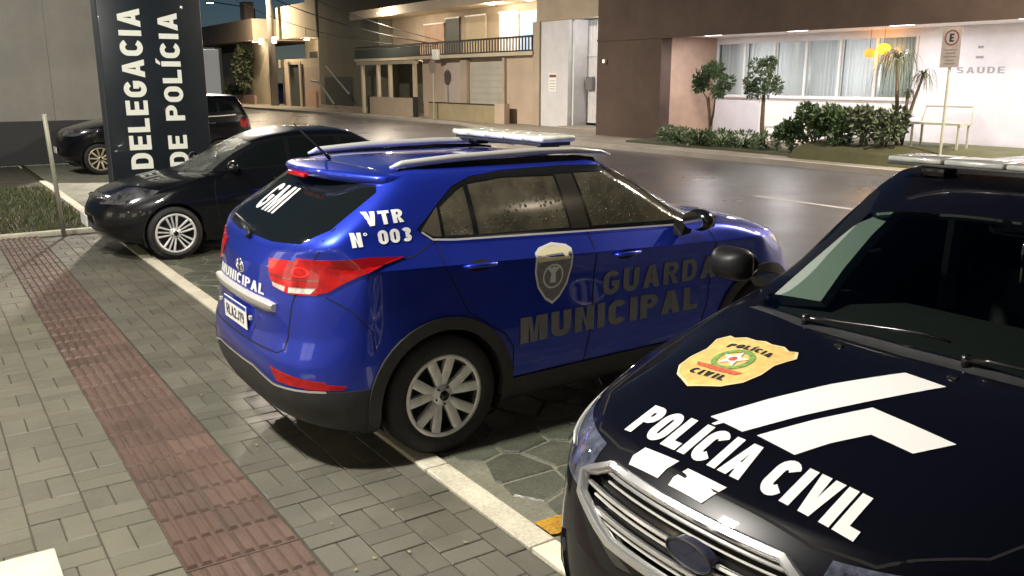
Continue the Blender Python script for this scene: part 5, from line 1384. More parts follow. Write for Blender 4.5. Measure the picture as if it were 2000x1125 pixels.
def clumps(seed, cx, cy, cz, rx, ry, rz, n=11):
    r2 = random.Random(seed); out = []
    for k in range(n):
        a, b = r2.uniform(0, 6.283), r2.uniform(-.9, 1); q = math.sqrt(max(0, 1 - b * b)); s = r2.uniform(.11, .22); out.append((cx + rx * q * math.cos(a), cy + ry * q * math.sin(a), cz + rz * b, s, s * 1.1, s * .85))
    return out
# bushy tree in front of the salmon wall
t1 = root('small_tree', (19.5, 18.45, .30), 'small bushy tree with forked trunk in front of the salmon porch wall', 'tree', 'small trees by the porch')
tr = obj('trunk', T([(0, 0, 0), (.0, .03, .45), (.02, .10, .85), (0, .15, 1.25)], [.06, .05, .045, .03], 7), M['bark'], t1, 60)
obj('branch', T([(0, .02, .42), (0, -.08, .8), (.0, -.12, 1.25)], [.045, .035, .02], 6), M['bark'], t1, 60); obj('branch', T([(0, .1, .8), (.1, .3, 1.2), (0, .38, 1.4)], [.03, .025, .015], 6), M['bark'], t1, 60)
leafy('crown', t1, clumps(1, 0, .03, 1.72, .36, .50, .36) + [(0, .05, 1.72, .20, .26, .2), (0, -.1, 2.02, .22, .26, .2), (0, .42, 1.88, .2, .2, .2), (.1, -.5, 1.68, .16, .16, .14), (0, .55, 1.55, .15, .15, .14)], 1500, .13, M['leaf'], 4, 2.2)
t2 = root('small_tree', (19.5, 16.55, .28), 'small round-crowned tree on a straight trunk in front of the curtained window', 'tree', 'small trees by the porch')
obj('trunk', T([(0, -.06, 0), (0, 0, .6), (.02, .02, 1.35)], [.085, .06, .05], 8), M['bark'], t2, 60)
leafy('crown', t2, clumps(2, 0, .02, 1.75, .36, .44, .52) + [(0, 0, 1.75, .3, .3, .36), (0, .15, 1.50, .28, .26, .3), (-.1, .4, 1.75, .15, .16, .2), (0, -.42, 1.6, .14, .14, .2)], 2100, .10, M['leaf'], 5, 2.4)
obj('hanging_stem', T([(-.1, .27, 1.95), (-.2, .30, 2.15), (-.25, .38, 2.0), (-.25, .42, 1.6)], .012, 5), M['leaf2'], t2)
# agave-like ground plants and shrubs, each its own
def rosette(parent, n, L0, m, seed, w=.05, tilt=(.5, 1.3)):
    r2 = random.Random(seed); vs, fs = [], []
    for k in range(n):
        a = r2.uniform(0, 6.283); e = r2.uniform(*tilt); L_ = L0 * r2.uniform(.7, 1.15); d = Vector((math.cos(a), math.sin(a), 0)); s = Vector((-d.y, d.x, 0)); prev = None
        for i in range(5):
            t = i / 4; p = d * (L_ * t * math.sin(e)) + Vector((0, 0, L_ * t * math.cos(e) * (1 - .35 * t * t) + .02)); ww = w * (1 - t) ** .6 * (.5 + t if t < .5 else 1)
            q = (len(vs), len(vs) + 1, len(vs) + 2); vs += [tuple(p + s * ww), tuple(p - Vector((0, 0, ww * .5))), tuple(p - s * ww)]
            if prev: fs += [(prev[0], prev[1], q[1], q[0]), (prev[1], prev[2], q[2], q[1])]
            prev = q
    me = bpy.data.meshes.new('leaves'); me.from_pydata(vs, [], fs); me.materials.append(m); o = bpy.data.objects.new('leaves', me); COL.objects.link(o); o.parent = parent; return o
labs = ['low dark shrub at the foot of the salmon wall', 'spiky low plant left of the bushy tree', 'broad spiky plant under the bushy tree', 'spiky plant between the two small trees', 'dark spiky plant beside the straight trunk', 'small grassy tuft at the round tree foot']
for k, (y, x, L0, n) in enumerate(((20.3, 19.7, .50, 26), (19.5, 19.3, .72, 34), (18.5, 19.1, .85, 44), (17.7, 19.2, .75, 38), (17.05, 19.4, .62, 30), (16.2, 19.3, .32, 20))):
    r_ = root('ground_plant', (x, y, .16), labs[k], 'plant', 'ground plants in the porch bed'); rosette(r_, n, L0, M['leaf2'] if k % 2 else M['leaf'], 20 + k, .045); leafy('foliage', r_, [(0, 0, .22, .45, .42, .25)], 380, .12, M['leaf'], 60 + k, 2.5)
labs = ['leafy shrub at the left end of the hedge group', 'tall dark leafy shrub second in the hedge group', 'dense dark shrub in the middle of the hedge group', 'open shrub with upright leaves right of the hedge middle', 'pale-edged shrub next to the drooping palm']
for k, (y, h, n) in enumerate(((15.25, .82, 620), (14.55, 1.05, 900), (13.85, 1.0, 900), (13.2, .98, 760), (12.55, 1.0, 640))):
    r_ = root('shrub', (19.15, y, .20 if y > 14.6 else .36), labs[k], 'shrub', 'shrubs of the porch hedge')
    for j in range(7):
        a = rnd.uniform(0, 6.28); obj('stem', T([(0, 0, 0), (.12 * math.cos(a), .2 * math.sin(a), h * .5), (.22 * math.cos(a), .34 * math.sin(a), h * .85)], [.018, .012, .006], 5), M['bark'], r_)
    bl = [(rnd.uniform(-.15, .15), rnd.uniform(-.32, .32), h * rnd.uniform(.35, .82), .24, .2, h * .22) for _ in range(7)]
    leafy('foliage', r_, bl, n, .17, M['leaf'] if k < 3 else M['leaf3'], 80 + k, 1.9, 0, .3)
# drooping ponytail palm with three heads
pm = root('palm', (19.4, 12.3, .50), 'slender multi-stemmed drooping palm behind the hedge right of the window', 'palm')
def head(parent, c, n, L0, seed):
    r2 = random.Random(seed); vs, fs = [], []
    for k in range(n):
        a = r2.uniform(0, 6.283); L_ = L0 * r2.uniform(.6, 1.1); d = Vector((math.cos(a), math.sin(a), 0)); s = Vector((-d.y, d.x, 0)); el = r2.uniform(.1, 1.2); prev = None
        for i in range(7):
            t = i / 6; p = Vector(c) + d * (L_ * .55 * math.sin(t * 1.5) * math.cos(el * .6)) + Vector((0, 0, L_ * (.42 * math.sin(el) * math.sin(t * 2.2) - .75 * t ** 2.2))); ww = .014 * (1 - t * .8)
            q = (len(vs), len(vs) + 1); vs += [tuple(p + s * ww), tuple(p - s * ww)]
            if prev: fs.append((prev[0], prev[1], q[1], q[0]))
            prev = q
    me = bpy.data.meshes.new('crown'); me.from_pydata(vs, [], fs); me.materials.append(M['leaf3']); o = bpy.data.objects.new('crown', me); COL.objects.link(o); o.parent = parent
obj('trunk', T([(0, 0, -.1), (-.05, .1, .5), (.05, .22, 1.1), (.05, .30, 2.0)], [.11, .06, .045, .04], 8), M['bark'], pm, 60); head(pm, (.05, .30, 2.02), 90, 1.25, 3)
obj('trunk', T([(0, 0, 0), (0, -.1, .5), (.05, -.25, 1.2), (0, -.42, 1.65)], [.07, .045, .035, .03], 8), M['bark'], pm, 60); head(pm, (0, -.42, 1.65), 50, .75, 4)
obj('trunk', T([(0, .02, 0), (.1, -.02, .6), (.1, 0, 1.25)], [.05, .04, .03], 8), M['bark'], pm, 60); head(pm, (.1, 0, 1.28), 36, .40, 5)
# park bench / table frame by the palm
bt = root('steel_bench', (19.4, 11.3, .50), 'pale steel bench frame standing on the grass by the palm', 'bench')
obj('seat', B(-.25, .25, -.55, .65, .55, .60), M['galv'], bt)
for x, y in ((-.2, -.5), (-.2, .6), (.2, -.5), (.2, .6)): obj('leg', B(x - .02, x + .02, y - .02, y + .02, -.2, .548), M['galv'], bt)
obj('backrest', T([(.24, -.55, .6), (.30, -.5, .95), (.30, .6, .95), (.24, .65, .6)], .02, 6), M['galv'], bt)
# low porch railing behind the plants
rlg = root('porch_railing', (20.2, 16, .12), 'low metal railing along the porch edge behind the plants', 'railing')
obj('top_rail', T([(0, -1.6, .62), (0, 1.0, .62)], .02, 6), M['galv'], rlg)
for k in range(7): obj('baluster', T([(0, -1.6 + k * .433, 0), (0, -1.6 + k * .433, .6)], .014, 6), mat('dark_baluster', (.05, .045, .04), .6) if k == 0 else bpy.data.materials['dark_baluster'], rlg)
# E parking sign
es = root('parking_sign', (18.8, 10.93, .12), 'pole sign with a letter E in a dark ring, a plate with small writing below', 'sign')
obj('pole', T([(0, 0, 0), (0, 0, 2.25)], .03, 10), M['galv'], es)
M['sign_face'] = mat('weathered_white_sign', (.34, .29, .27), .5, noise=.15, nscale=5)
pl_ = obj('plate', B(-.04, -.034, -.215, .215, 2.18, 3.02, .002), M['sign_face'], es)
M['sign_red'] = mat('dull_red_print', (.16, .06, .05), .5)
flat('ring', ring2d(circle(0, 0, .165, 28), .80), MX((-.0425, 0, 2.80), (0, -1, 0), (0, 0, 1)), M['sign_red'], pl_)
flat('sign_letter', word2d('E', .10, .17, .26), MX((-.0425, 0, 2.80), (0, -1, 0), (0, 0, 1)), M['ink'], pl_)
for k, (z, w) in enumerate(((2.55, .30), (2.48, .24), (2.41, .30), (2.33, .2), (2.26, .26))): obj('text_line', B(-.0425, -.041, -w / 2, w / 2, z - .012, z + .012), M['ink2'] if 'ink2' in M else M.setdefault('ink2', mat('faded_ink', (.2, .17, .16), .6)), pl_)
# ================================================================ white gate house, balcony house and the houses further on
M['gate'] = mat('white_sheet_gate', (.62, .62, .64), .45, noise=.08, nscale=2)
M['beige'] = mat('beige_render', (.40, .33, .25), .85, noise=.12, nscale=.8, bump=.3, bscale=20)
M['cream_r'] = mat('cream_render', (.52, .45, .33), .85, noise=.12, nscale=.7)
M['pink_r'] = mat('pinkish_render', (.46, .36, .28), .8, noise=.12, nscale=.6)
M['tan_wall'] = mat('tan_garden_wall', (.30, .25, .15), .85, noise=.15, nscale=1)
M['olive'] = mat('olive_grey_render', (.16, .155, .115), .9, noise=.2, nscale=.4)
M['dark_iron'] = mat('dark_iron', (.03, .03, .028), .6)
M['door_d'] = mat('dark_door', (.06, .065, .06), .6)
M['shutter_l'] = mat('light_grey_roller_door', (.44, .42, .36), .6, noise=.1, nscale=1)
M['glass_b'] = mat('blue_lit_window', (.25, .32, .42), .2, emit=(.45, .6, .9), estr=.5)
M['lamp_on'] = mat('lit_lamp_warm', (1, .85, .6), .5, emit=(1, .80, .50), estr=22)
def ceiling_lamp(x, y, z, e, lab, r=.14, col=(1, .84, .64), grp=None):
    rt = root('ceiling_lamp', (x, y, z), lab, 'lamp', grp)
    bm = bmesh.new(); bmesh.ops.create_cone(bm, cap_ends=True, segments=16, radius1=r, radius2=r * .9, depth=.05, matrix=Matrix.Translation((0, 0, -.03))); obj('diffuser', bm, M['lamp_on'], rt)
    bm = bmesh.new(); bmesh.ops.create_cone(bm, cap_ends=True, segments=16, radius1=r * 1.15, radius2=r * 1.15, depth=.012, matrix=Matrix.Translation((0, 0, .002))); obj('housing', bm, M['galv'], rt)
    l = bpy.data.lights.new('lamp_light', 'POINT'); l.energy = e; l.color = col; l.shadow_soft_size = .15; lo = bpy.data.objects.new('lamp_light', l); COL.objects.link(lo); lo.parent = rt; lo.location = (0, 0, -.16)
gt = root('gate_house', (22.5, 27.2, 0), 'white sheet-metal gates under a beige lintel beside the brown building', 'building')
def gb_(name, x0, x1, y0, y1, z0, z1, m, parent=None, bev=0, rt=None, o_=(22.5, 27.2)):
    return obj(name, B(x0 - o_[0], x1 - o_[0], y0 - o_[1], y1 - o_[1], z0, z1, bev), m, parent or rt)
G = lambda n, *a, **k: gb_(n, *a, rt=gt, **k)
G('lintel', 22.45, 22.9, 24.75, 31.4, 4.40, 6.4, M['beige']); G('column', 22.4, 22.9, 31.12, 31.6, .118, 4.398, M['beige'])
wp = G('white_wall_panel', 22.5, 22.7, 29.25, 31.118, .118, 4.398, M['gate'])
g2 = G('gate', 23.4, 23.46, 24.75, 29.1, .3, 4.39, M['gate'])
for k in range(22): obj('gate_rib', B(23.385 - 22.5, 23.399 - 22.5, 24.9 + k * .19 - 27.2, 24.93 + k * .19 - 27.2, .32, 4.35), M['gate'], g2)
obj('gate_crossbar', B(23.36 - 22.5, 23.384 - 22.5, 24.76 - 27.2, 29.1 - 27.2, 2.96, 3.02), M['gate'], g2)
G('reveal_wall', 22.702, 23.4, 29.12, 29.25, .118, 4.398, M['gate'])
G('threshold', 21.9, 23.38, 24.75, 29.1, .119, .20, M['concrete'])
nt_ = G('notice', 22.485, 22.498, 30.0, 30.55, 1.55, 2.30, M['white_vinyl'])
M['notice_red'] = mat('dark_red_print', (.25, .07, .04), .6)
obj('notice_heading', B(22.480 - 22.5, 22.4845 - 22.5, 30.05 - 27.2, 30.5 - 27.2, 2.13, 2.24), M['notice_red'], nt_)
for k in range(4): obj('notice_line', B(22.480 - 22.5, 22.4845 - 22.5, 30.08 - 27.2, 30.47 - 27.2, 1.98 - k * .11, 2.0 - k * .11), M['ink2'], nt_)
tag(obj('meter_box', B(23.22, 23.355, 28.6, 29.0, 1.62, 2.15, .01), mat('grey_meter_box', (.16, .16, .16), .5)), 'grey meter box on the white gate', 'meter box')
ceiling_lamp(22.95, 27.0, 4.39, 130, 'added lamp under the lintel, brightening the white gates', .12, (1, .95, .9))  # lamp added to whiten the gate and wall panel
# balcony house
H = (22.5, 40)
hs = root('balcony_house', (22.5, 40, 0), 'two-storey house with a dark balustraded balcony and pale garage door', 'house')
Hn = lambda n, *a, **k: gb_(n, *a, rt=hs, o_=H, **k)
Hn('wall', 22.6, 22.9, 31.62, 33.9, .118, 3.06, M['pink_r'])
Hn('garage_front', 22.9, 23.1, 33.9, 42.2, .118, 3.06, M['pink_r'])
gd = Hn('garage_door', 22.80, 22.88, 34.15, 37.4, .2, 2.86, M['shutter_l'])
for k in range(9): obj('door_slat', B(.28, .298, 34.17 - 40, 37.38 - 40, .24 + k * .29, .24 + k * .29 + .27), M['shutter_l'], gd)
Hn('door_panel', 22.85, 22.89, 38.1, 40.0, .2, 2.86, mat('pale_pink_door', (.5, .42, .38), .6))
Hn('pier', 22.62, 22.88, 37.45, 38.05, .118, 3.0, M['beige']); Hn('pier', 22.5, 22.8, 33.95, 34.12, .118, 3.0, M['beige'])
Hn('balcony_slab', 22.3, 25.0, 31.5, 49.7, 3.065, 3.22, M['cream_r'])
bal = Hn('balcony_rail', 22.32, 22.40, 31.55, 49.6, 3.80, 3.88, M['dark_iron'])
obj('bottom_rail', B(-.17, -.11, 31.55 - 40, 49.6 - 40, 3.23, 3.29), M['dark_iron'], bal)
bme = B(-.155, -.125, -.035, .035, 3.292, 3.798); me = bpy.data.meshes.new('baluster'); bme.to_mesh(me); bme.free(); me.materials.append(M['dark_iron'])
for k in range(62):
    o = bpy.data.objects.new('baluster', me); COL.objects.link(o); o.parent = bal; o.location = (0, 31.6 - 40 + k * .24 + (.0), 0)
Hn('awning_board', 22.28, 22.31, 41.5, 49.6, 3.24, 3.72, mat('dark_teal_balcony_board', (.05, .06, .055), .7))
for y in (49.0, 46.9, 45.4, 42.5): Hn('porch_post', 22.4, 22.58, y - .10, y + .10, .118, 3.06, M['cream_r'], bev=.01)
Hn('porch_beam', 22.38, 22.6, 42.3, 49.6, 2.86, 3.062, M['cream_r'])
Hn('porch_back_wall', 25.2, 25.4, 42.2, 50, .118, 3.06, M['olive'])
Hn('porch_door', 25.1, 25.19, 43.0, 45.0, .118, 2.6, M['door_d']); Hn('porch_side_wall', 22.9, 25.2, 42.2, 42.4, .118, 3.06, M['pink_r'])
# upper storey: set back wall, rooms in alternating tones, ceiling with lamps
Hn('upper_wall', 24.8, 25.0, 31.4, 49.6, 3.222, 6.0, M['beige'])
for (y0, y1, z1, mm) in ((34.5, 35.9, 5.1, 'glass_b'), (36.1, 37.7, 5.2, 'white_wall'), (39.0, 40.9, 5.2, 'cream_r'), (41.6, 43.0, 5.2, 'door_d'), (43.2, 45.4, 5.0, 'salmon')):
    w_ = Hn('window', 24.70, 24.79, y0, y1, 3.4, z1, M[mm]); obj('window_frame', B(24.66 - 22.5, 24.699 - 22.5, y0 - 40 - .05, y1 - 40 + .05, z1, z1 + .07), M['alu'], w_)
Hn('balcony_ceiling', 22.2, 25.0, 31.4, 49.7, 5.55, 5.7, M['cream_r'])
Hn('roof_edge', 22.1, 22.198, 31.4, 49.7, 5.40, 5.85, M['beige'])
ceiling_lamp(23.4, 36.4, 5.54, 260, 'bright round lamp on the balcony ceiling, left of the two brightest', .2)
ceiling_lamp(23.6, 33.6, 5.54, 200, 'bright lamp on the balcony ceiling at its right end', .2)
ceiling_lamp(21.6, 44.6, 5.52, 600, 'white lamp under the roof edge above the dark end of the balcony', .16)
ceiling_lamp(24.0, 44.2, 3.05, 45, 'small lit lamp in the pillared porch ceiling', .12)
# low garden walls, railings, steps, dog-leg handrail
gw = root('garden_wall', (22, 37, 0), 'low tan garden wall with dark coping in front of the garage door', 'wall')
obj('wall', B(-.08, .08, -3.2, 3.0, .118, .90), M['tan_wall'], gw); obj('coping', B(-.1, .1, -3.2, 3.0, .902, .95), M['dark_iron'], gw); obj('end_pier', B(-.14, .14, -4.0, -3.22, .118, 1.0), M['pink_r'], gw)
gw = root('garden_wall', (22.2, 44.7, 0), 'low beige wall in front of the pillared porch', 'wall')
obj('wall', B(-.08, .08, -2.6, 2.7, .118, 1.08), M['beige'], gw); obj('end_post', B(-.1, .1, 2.72, 2.95, .118, 1.15), M['dark_iron'], gw); obj('end_post', B(-.1, .1, -2.85, -2.62, .118, 1.15), M['dark_iron'], gw)
tag(obj('stair_handrail', T([(22.0, 52.4, .6), (22.2, 55.2, 1.9), (22.2, 56.4, 1.95)], .07, 8), M['galv']), 'sloping pale handrail beside the olive building', 'handrail')
tag(obj('stair_handrail', T([(22.6, 51.4, 1.2), (23.0, 55.8, 2.9)], .05, 8), M['galv']), 'thin upper sloping handrail beside the olive building', 'handrail')
# back of a round road sign on its pole
rs = root('road_sign', (21.6, 38.9, .12), 'back of a round road sign on a thin pole in front of the garage', 'sign')
obj('pole', T([(0, 0, 0), (0, 0, 2.9)], .035, 8), M['galv'], rs)
bm = bmesh.new(); prism(bm, [(.36 * math.cos(R(22.5 + 45 * k)), 2.55 + .36 * math.sin(R(22.5 + 45 * k))) for k in range(8)], 'x', -.06, -.045); obj('disc', bm, mat('grey_sign_back', (.22, .19, .16), .5), rs)
tag(obj('wall_box', B(22.1, 22.28, 39.4, 39.9, 3.0, 3.5, .02), M['white_vinyl'], None, 40), 'small white electrical box under the balcony', 'box')
# olive building and lit cream houses
ob = root('olive_building', (24, 56, 0), 'dark olive rendered building with a blank gable', 'building')
obj('wall', prism(bmesh.new(), [(-6.0, .118), (3.0, .118), (3.0, 8.2), (-.5, 9.0), (-6, 9.0)], 'x', .0, 6.0) if False else B(.0, 6, -6.2, 3.4, .118, 9.2), M['olive'], ob)
obj('dark_gate', B(-.06, -.002, -2.0, 2.4, .118, 2.2), M['door_d'], ob); obj('plinth', B(-.2, -.07, -6.0, 3.4, .1, .35), M['beige'], ob)
cb = root('cream_house', (24, 63, 0), 'cream two-storey house with a lit recessed balcony', 'house')
def cbx(n, x0, x1, y0, y1, z0, z1, m, p=None): return obj(n, B(x0, x1, y0 - 63, y1 - 63, z0, z1), m, p or cb)
cbx('upper_wall', .0, 3, 59.4, 67.5, 5.0, 7.3, M['cream_r']); cbx('parapet', -.1, .0 - .002, 59.4, 61.2, 4.95, 7.5, M['cream_r'])
cbx('recess_wall', 2.2, 2.4, 59.4, 67.5, 3.2, 4.998, M['cream_r']); cbx('balcony_front', .0, .2, 59.4, 67.5, 2.9, 3.5, M['cream_r'])
cbx('ground_wall', .0, .3, 59.4, 66.8, .118, 2.898, M['pink_r']); cbx('window', -.05, -.002, 60.0, 61.5, 5.05, 5.6, M['door_d'])
cbx('window', 2.1, 2.19, 65.0, 66.4, 3.55, 4.1, M['door_d'])
cbx('gate', -.1, -.02, 60.0, 61.8, .118, 1.25, mat('orange_pink_gate', (.55, .36, .26), .7))
dw = cbx('doorway', -.08, -.02, 62.6, 65.2, .118, 3.1, M['door_d']); cbx('door_post', -.18, -.085, 62.55, 62.85, .118, 3.1, M['cream_r'], dw); cbx('door_post', -.18, -.085, 64.9, 65.2, .118, 3.1, M['cream_r'], dw); cbx('door_head', -.18, -.085, 62.55, 65.2, 3.102, 3.3, M['cream_r'], dw)
ceiling_lamp(25.0, 64.0, 4.92, 110, 'lit lamp in the recessed balcony of the cream house', .2)
lh = root('flat_roofed_house', (24, 76, 0), 'pale house with a deep flat canopy at the end of the street', 'house')
def lbx_(n, x0, x1, y0, y1, z0, z1, m): return obj(n, B(x0, x1, y0 - 76, y1 - 76, z0, z1), m, lh)
lbx_('canopy', -1.2, 5, 69.5, 88, 5.0, 6.6, M['pink_r']); lbx_('wall', .0, .3, 69.6, 84, .118, 4.998, M['cream_r']); lbx_('window', -.06, -.003, 77.6, 82.6, 4.3, 4.95, M['door_d'])
lbx_('kerb_wall', -.9, -.7, 71, 84, .118, .8, M['salmon']); lbx_('chimney', .5, 1.3, 76.4, 77.6, 6.602, 8.4, M['pink_r'])
fr_ = root('roadside_tree', (23.2, 73.8, .12), 'dark slim shrub against the pale house wall', 'tree')
obj('trunk', T([(0, 0, 0), (0, .1, 1.5)], [.1, .06], 6), M['bark'], fr_); leafy('crown', fr_, [(0, 0, 2.6, .6, 1.0, 1.5), (0, -.4, 3.6, .5, .7, .9)], 700, .4, M['leaf3'], 44)
bu = root('roadside_bush', (23.0, 78.5, .12), 'grey-green bush at the foot of the pale house', 'bush'); leafy('foliage', bu, [(0, 0, .7, .8, 2.6, .8)], 600, .35, M['leaf3'], 45)
ceiling_lamp(23.3, 70.6, 4.95, 40, 'lit lamp under the canopy just left of the utility pole', .2); 
# utility pole, wires
up = root('utility_pole', (23.2, 66.5, .1), 'tall concrete utility pole with two lit lanterns at mid height', 'utility pole')
obj('pole', T([(0, 0, 0), (0, 0, 10.5)], [.30, .20], 10), mat('pole_concrete', (.20, .18, .16), .8), up, 60)
obj('lamp_arm', T([(0, 0, 8.0), (-1.6, -.4, 8.4)], .04, 6), M['dark_iron'], up); obj('lamp_head', B(-2.1, -1.5, -.55, -.25, 8.36, 8.48, .02), M['galv'], up); obj('lamp_lens', B(-2.05, -1.55, -.52, -.28, 8.34, 8.358), M['lamp_on'], up)
l = bpy.data.lights.new('street_light', 'AREA'); l.energy = 1300; l.size = .5; l.color = (1, .80, .55); lo = bpy.data.objects.new('street_light', l); COL.objects.link(lo); lo.parent = up; lo.location = (-1.8, -.4, 8.32)
obj('crossarm', B(-.06, .06, -1.2, 1.2, 9.2, 9.35), M['dark_iron'], up)
for sy in (1.55, -1.35):
    obj('lantern', B(-.35, -.15, sy - .22, sy + .22, 4.55, 4.95, .03), M['lamp_on'], up)
    obj('bracket', T([(0, 0, 4.8), (-.2, sy, 4.98)], .03, 5), M['dark_iron'], up)
M['wire'] = mat('pale_lit_cable', (.09, .10, .10), .6)
def wire(p, q, sag, r, lab):
    pts = [tuple(Vector(p).lerp(Vector(q), t / 12) - Vector((0, 0, sag * 4 * (t / 12) * (1 - t / 12)))) for t in range(13)]
    tag(obj('overhead_cable', T(pts, r, 5), M['wire']), lab, 'cable', 'overhead cables along the far side')
anc = (22.25, 39.6, 3.75)
wire(anc, (20.2, 62, 8.2), .5, .032, 'thickest pale overhead cable sloping down to the balcony')
wire((22.25, 40.0, 3.65), (20.0, 64, 7.4), .7, .020, 'lower thin overhead cable sloping down to the balcony')
wire((22.25, 39.2, 3.9), (20.4, 60, 8.9), .4, .018, 'upper thin overhead cable sloping down to the balcony')
wire((23.2, 66.5, 9.3), (21.5, 48.0, 8.3), .4, .03, 'cable running right from the utility pole top')
wire((23.2, 66.5, 8.8), (21.5, 46.0, 7.4), .5, .03, 'second cable running right from the utility pole top')
# a tree and building mass far left, street lamp glow beyond
db = root('dark_building', (14, 118, 0), 'dark unlit building far down the street', 'building')
obj('wall', B(-12, 10, 0, 10, -.05, 9), mat('unlit_wall', (.03, .034, .04), .9), db)
sl = root('street_lamp', (24.6, 82, .1), 'distant lit street lamp above the flat-roofed house', 'street lamp')
obj('pole', T([(2.6, 0, 0), (2.6, 0, 8.2), (-1.0, .2, 8.6)], [.09, .07, .05], 8), M['dark_iron'], sl); obj('lamp_head', B(-1.6, -.9, .05, .35, 8.52, 8.66, .02), M['galv'], sl); obj('lens', B(-1.5, -1.0, .08, .32, 8.49, 8.518), M['lamp_on'], sl)
# ================================================================ police station frontage behind the camera (reflected in paint and glass)
M['fac'] = mat('station_render', (.50, .47, .40), .8, noise=.1, nscale=1)
ps = root('police_station', (-3.2, 6, 0), 'pale rendered police station front with lit windows behind the pavement', 'building')
def pb(n, x0, x1, y0, y1, z0, z1, m, p=None): return obj(n, B(x0 + 3.2, x1 + 3.2, y0 - 6, y1 - 6, z0, z1), m, p or ps)
pb('wall', -3.6, -3.2, -14, 13, 0, 5.5, M['fac'])
M['win_lit'] = mat('lit_office_window', (.8, .8, .7), .3, emit=(1, .93, .78), estr=1.6)
for y in (-9, -5, -1, 3, 7, 11):
    w_ = pb('window', -3.198, -3.16, y - .8, y + .8, 1.1, 2.5, M['win_lit']); pb('window_frame', -3.16, -3.12, y - .04, y + .04, 1.1, 2.5, M['alu'], w_)
M['led'] = mat('lit_led_panel', (1, 1, 1), .4, emit=(1, .95, .85), estr=14)
def flood(x, y, z, tx, ty, e, size, lab, col=(1, .95, .86)):
    r_ = root('flood_lamp', (x, y, z), lab, 'lamp', 'flood lamps on the police station front')
    d = (Vector((tx, ty, 0)) - Vector((x, y, z))).normalized(); q = d.to_track_quat('-Z', 'Y')
    bm = B(-size / 2 - .03, size / 2 + .03, -size / 2 - .03, size / 2 + .03, .01, .08, .01); bm.transform(q.to_matrix().to_4x4()); obj('housing', bm, M['dark_iron'], r_)
    l = bpy.data.lights.new('flood_light', 'AREA'); l.energy = e; l.size = size; l.color = col; lo = bpy.data.objects.new('flood_light', l); COL.objects.link(lo); lo.parent = r_; lo.rotation_euler = q.to_euler()
    obj('arm', T([(0, 0, .05), (-3.2 - x + .01, 0, .3)], .03, 6), M['dark_iron'], r_)
flood(-.5, 4.1, 5.0, 2.2, 4.0, 520, .35, 'flood lamp on an arm above the rear of the blue SUV')
flood(-.6, 18.5, 5.0, 3.0, 20.0, 300, .35, 'added flood lamp on an arm, brightening the grey hoarding')  # unseen lamp added to lift the hoarding and pale board
# street lamps on the near kerb, out of the picture, and porch lights
def street_lamp(x, y, z, dx, e, col, lab, size=.5):
    r_ = root('street_lamp', (x, y, 0), lab, 'street lamp', 'street lamps along the road')
    obj('pole', T([(0, 0, 0), (0, 0, z - .4), (dx * .5, 0, z + .1), (dx, 0, z + .2)], [.10, .08, .05, .04], 8), M['galv'], r_)
    obj('lamp_head', B(dx - .3, dx + .3, -.15, .15, z + .12, z + .24, .02), M['dark_iron'], r_)
    obj('lens', B(dx - .26, dx + .26, -.13, .13, z + .105, z + .118), M['lamp_on'], r_)
    l = bpy.data.lights.new('street_light', 'AREA'); l.energy = e; l.size = size; l.color = col; lo = bpy.data.objects.new('street_light', l); COL.objects.link(lo); lo.parent = r_; lo.location = (dx, 0, z + .09)
street_lamp(18.2, 5.6, 8, -1.6, 3300, (1, .86, .68), 'street lamp across the road to the right of the view')
street_lamp(18.0, -10.5, 10.2, -1.9, 120, (1, .84, .60), 'tall street lamp further right beside the broad street tree')
stt = root('street_tree', (20.5, -15, .12), 'broad street tree behind the tall lamp, right of the view', 'tree')
obj('trunk', T([(0, 0, 0), (0, .2, 3), (.2, 0, 6.5)], [.35, .28, .15], 8), M['bark'], stt)
leafy('crown', stt, [(0, 0, 8, 4, 4, 3.5), (-2, 3, 7, 3, 3, 2.6), (1, -4, 7, 3, 3, 3), (-1, 0, 11, 3, 3, 2), (-2, 6, 9.5, 2.6, 2.6, 2.2)], 5000, .55, M['leaf2'], 99, 1.8)
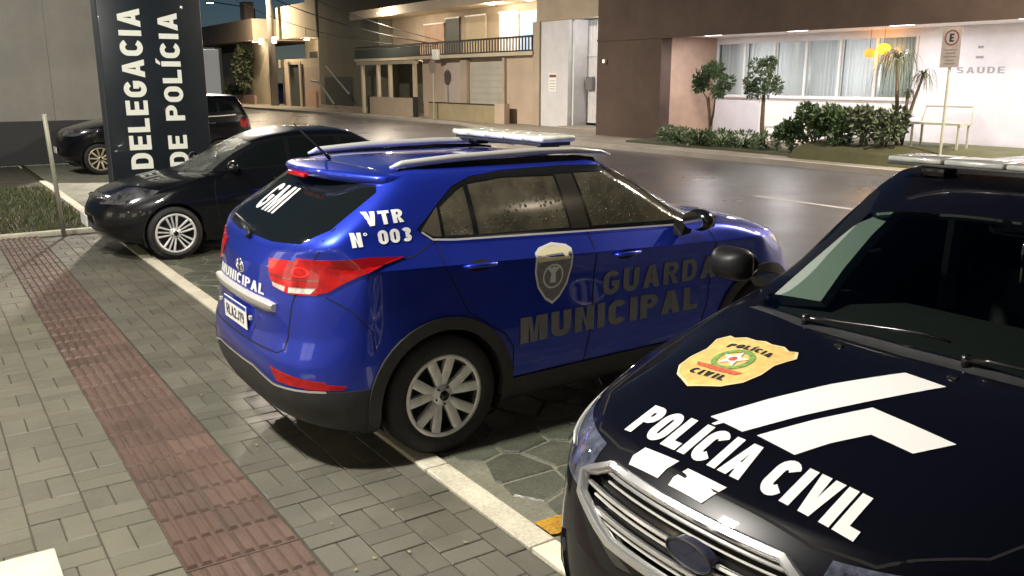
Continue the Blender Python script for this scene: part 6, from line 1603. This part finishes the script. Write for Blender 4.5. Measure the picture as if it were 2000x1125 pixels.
street_lamp(6.9, 31, 8, 1.4, 6500, (1, .88, .72), 'street lamp at the bay edge beyond the dark SUV')
flood(-.6, 9.2, 5.0, 3.0, 12.5, 230, .35, 'added flood lamp on an arm, brightening the totem sign')  # unseen lamp added to brighten the totem and the cars around it
# porch strip lights in the brown building's ceiling
M['tube'] = mat('lit_porch_panel', (1, 1, 1), .4, emit=(1, .96, .97), estr=6)
for k, y in enumerate((20.0, 16.8, 13.6, 10.4, 7.0)):
    r_ = root('porch_light', (20.95, y, 3.40), ['square ceiling light nearest the salmon wall', 'second porch ceiling light from the salmon wall', 'porch ceiling light in front of the window end', 'porch ceiling light before the white wall', 'porch ceiling light at the far right'][k], 'lamp', 'porch ceiling lights')
    obj('panel', B(-.15, .15, -.3, .3, -.03, -.002), M['tube'], r_)
    l = bpy.data.lights.new('porch_lamp', 'AREA'); l.energy = 85; l.size = .5; l.color = (1, .95, .97); lo = bpy.data.objects.new('porch_lamp', l); COL.objects.link(lo); lo.parent = r_; lo.location = (0, 0, -.04)

for y, lab in ((1.2, 'square wall lamp on the police station front, middle of three'), (5.6, 'square wall lamp on the police station front nearest the totem sign'), (-3.2, 'square wall lamp on the police station front farthest from the totem sign')):
    r_ = root('wall_lamp', (-3.19, y, 3.1), lab, 'lamp', 'wall lamps on the police station front')
    obj('housing', B(0, .08, -.18, .18, -.18, .18, .01), M['dark_iron'], r_); obj('diffuser', B(.081, .10, -.15, .15, -.15, .15), M['lamp_on'], r_)
# lamps added in the unseen room to brighten the curtains from behind
for k, y in enumerate((16.2, 19.6)):
    r_ = root('room_light', (24.3, y, 3.38), ['added room light brightening the right half of the curtains', 'added room light brightening the left half of the curtains'][k], 'lamp', 'added room lights behind the curtains')
    obj('panel', B(-.3, .3, -.3, .3, -.03, -.002), M['tube'], r_)
    l = bpy.data.lights.new('room_lamp', 'POINT'); l.energy = 75; l.shadow_soft_size = .3; l.color = (1, .97, .95); lo = bpy.data.objects.new('room_lamp', l); COL.objects.link(lo); lo.parent = r_; lo.location = (0, 0, -1.2)
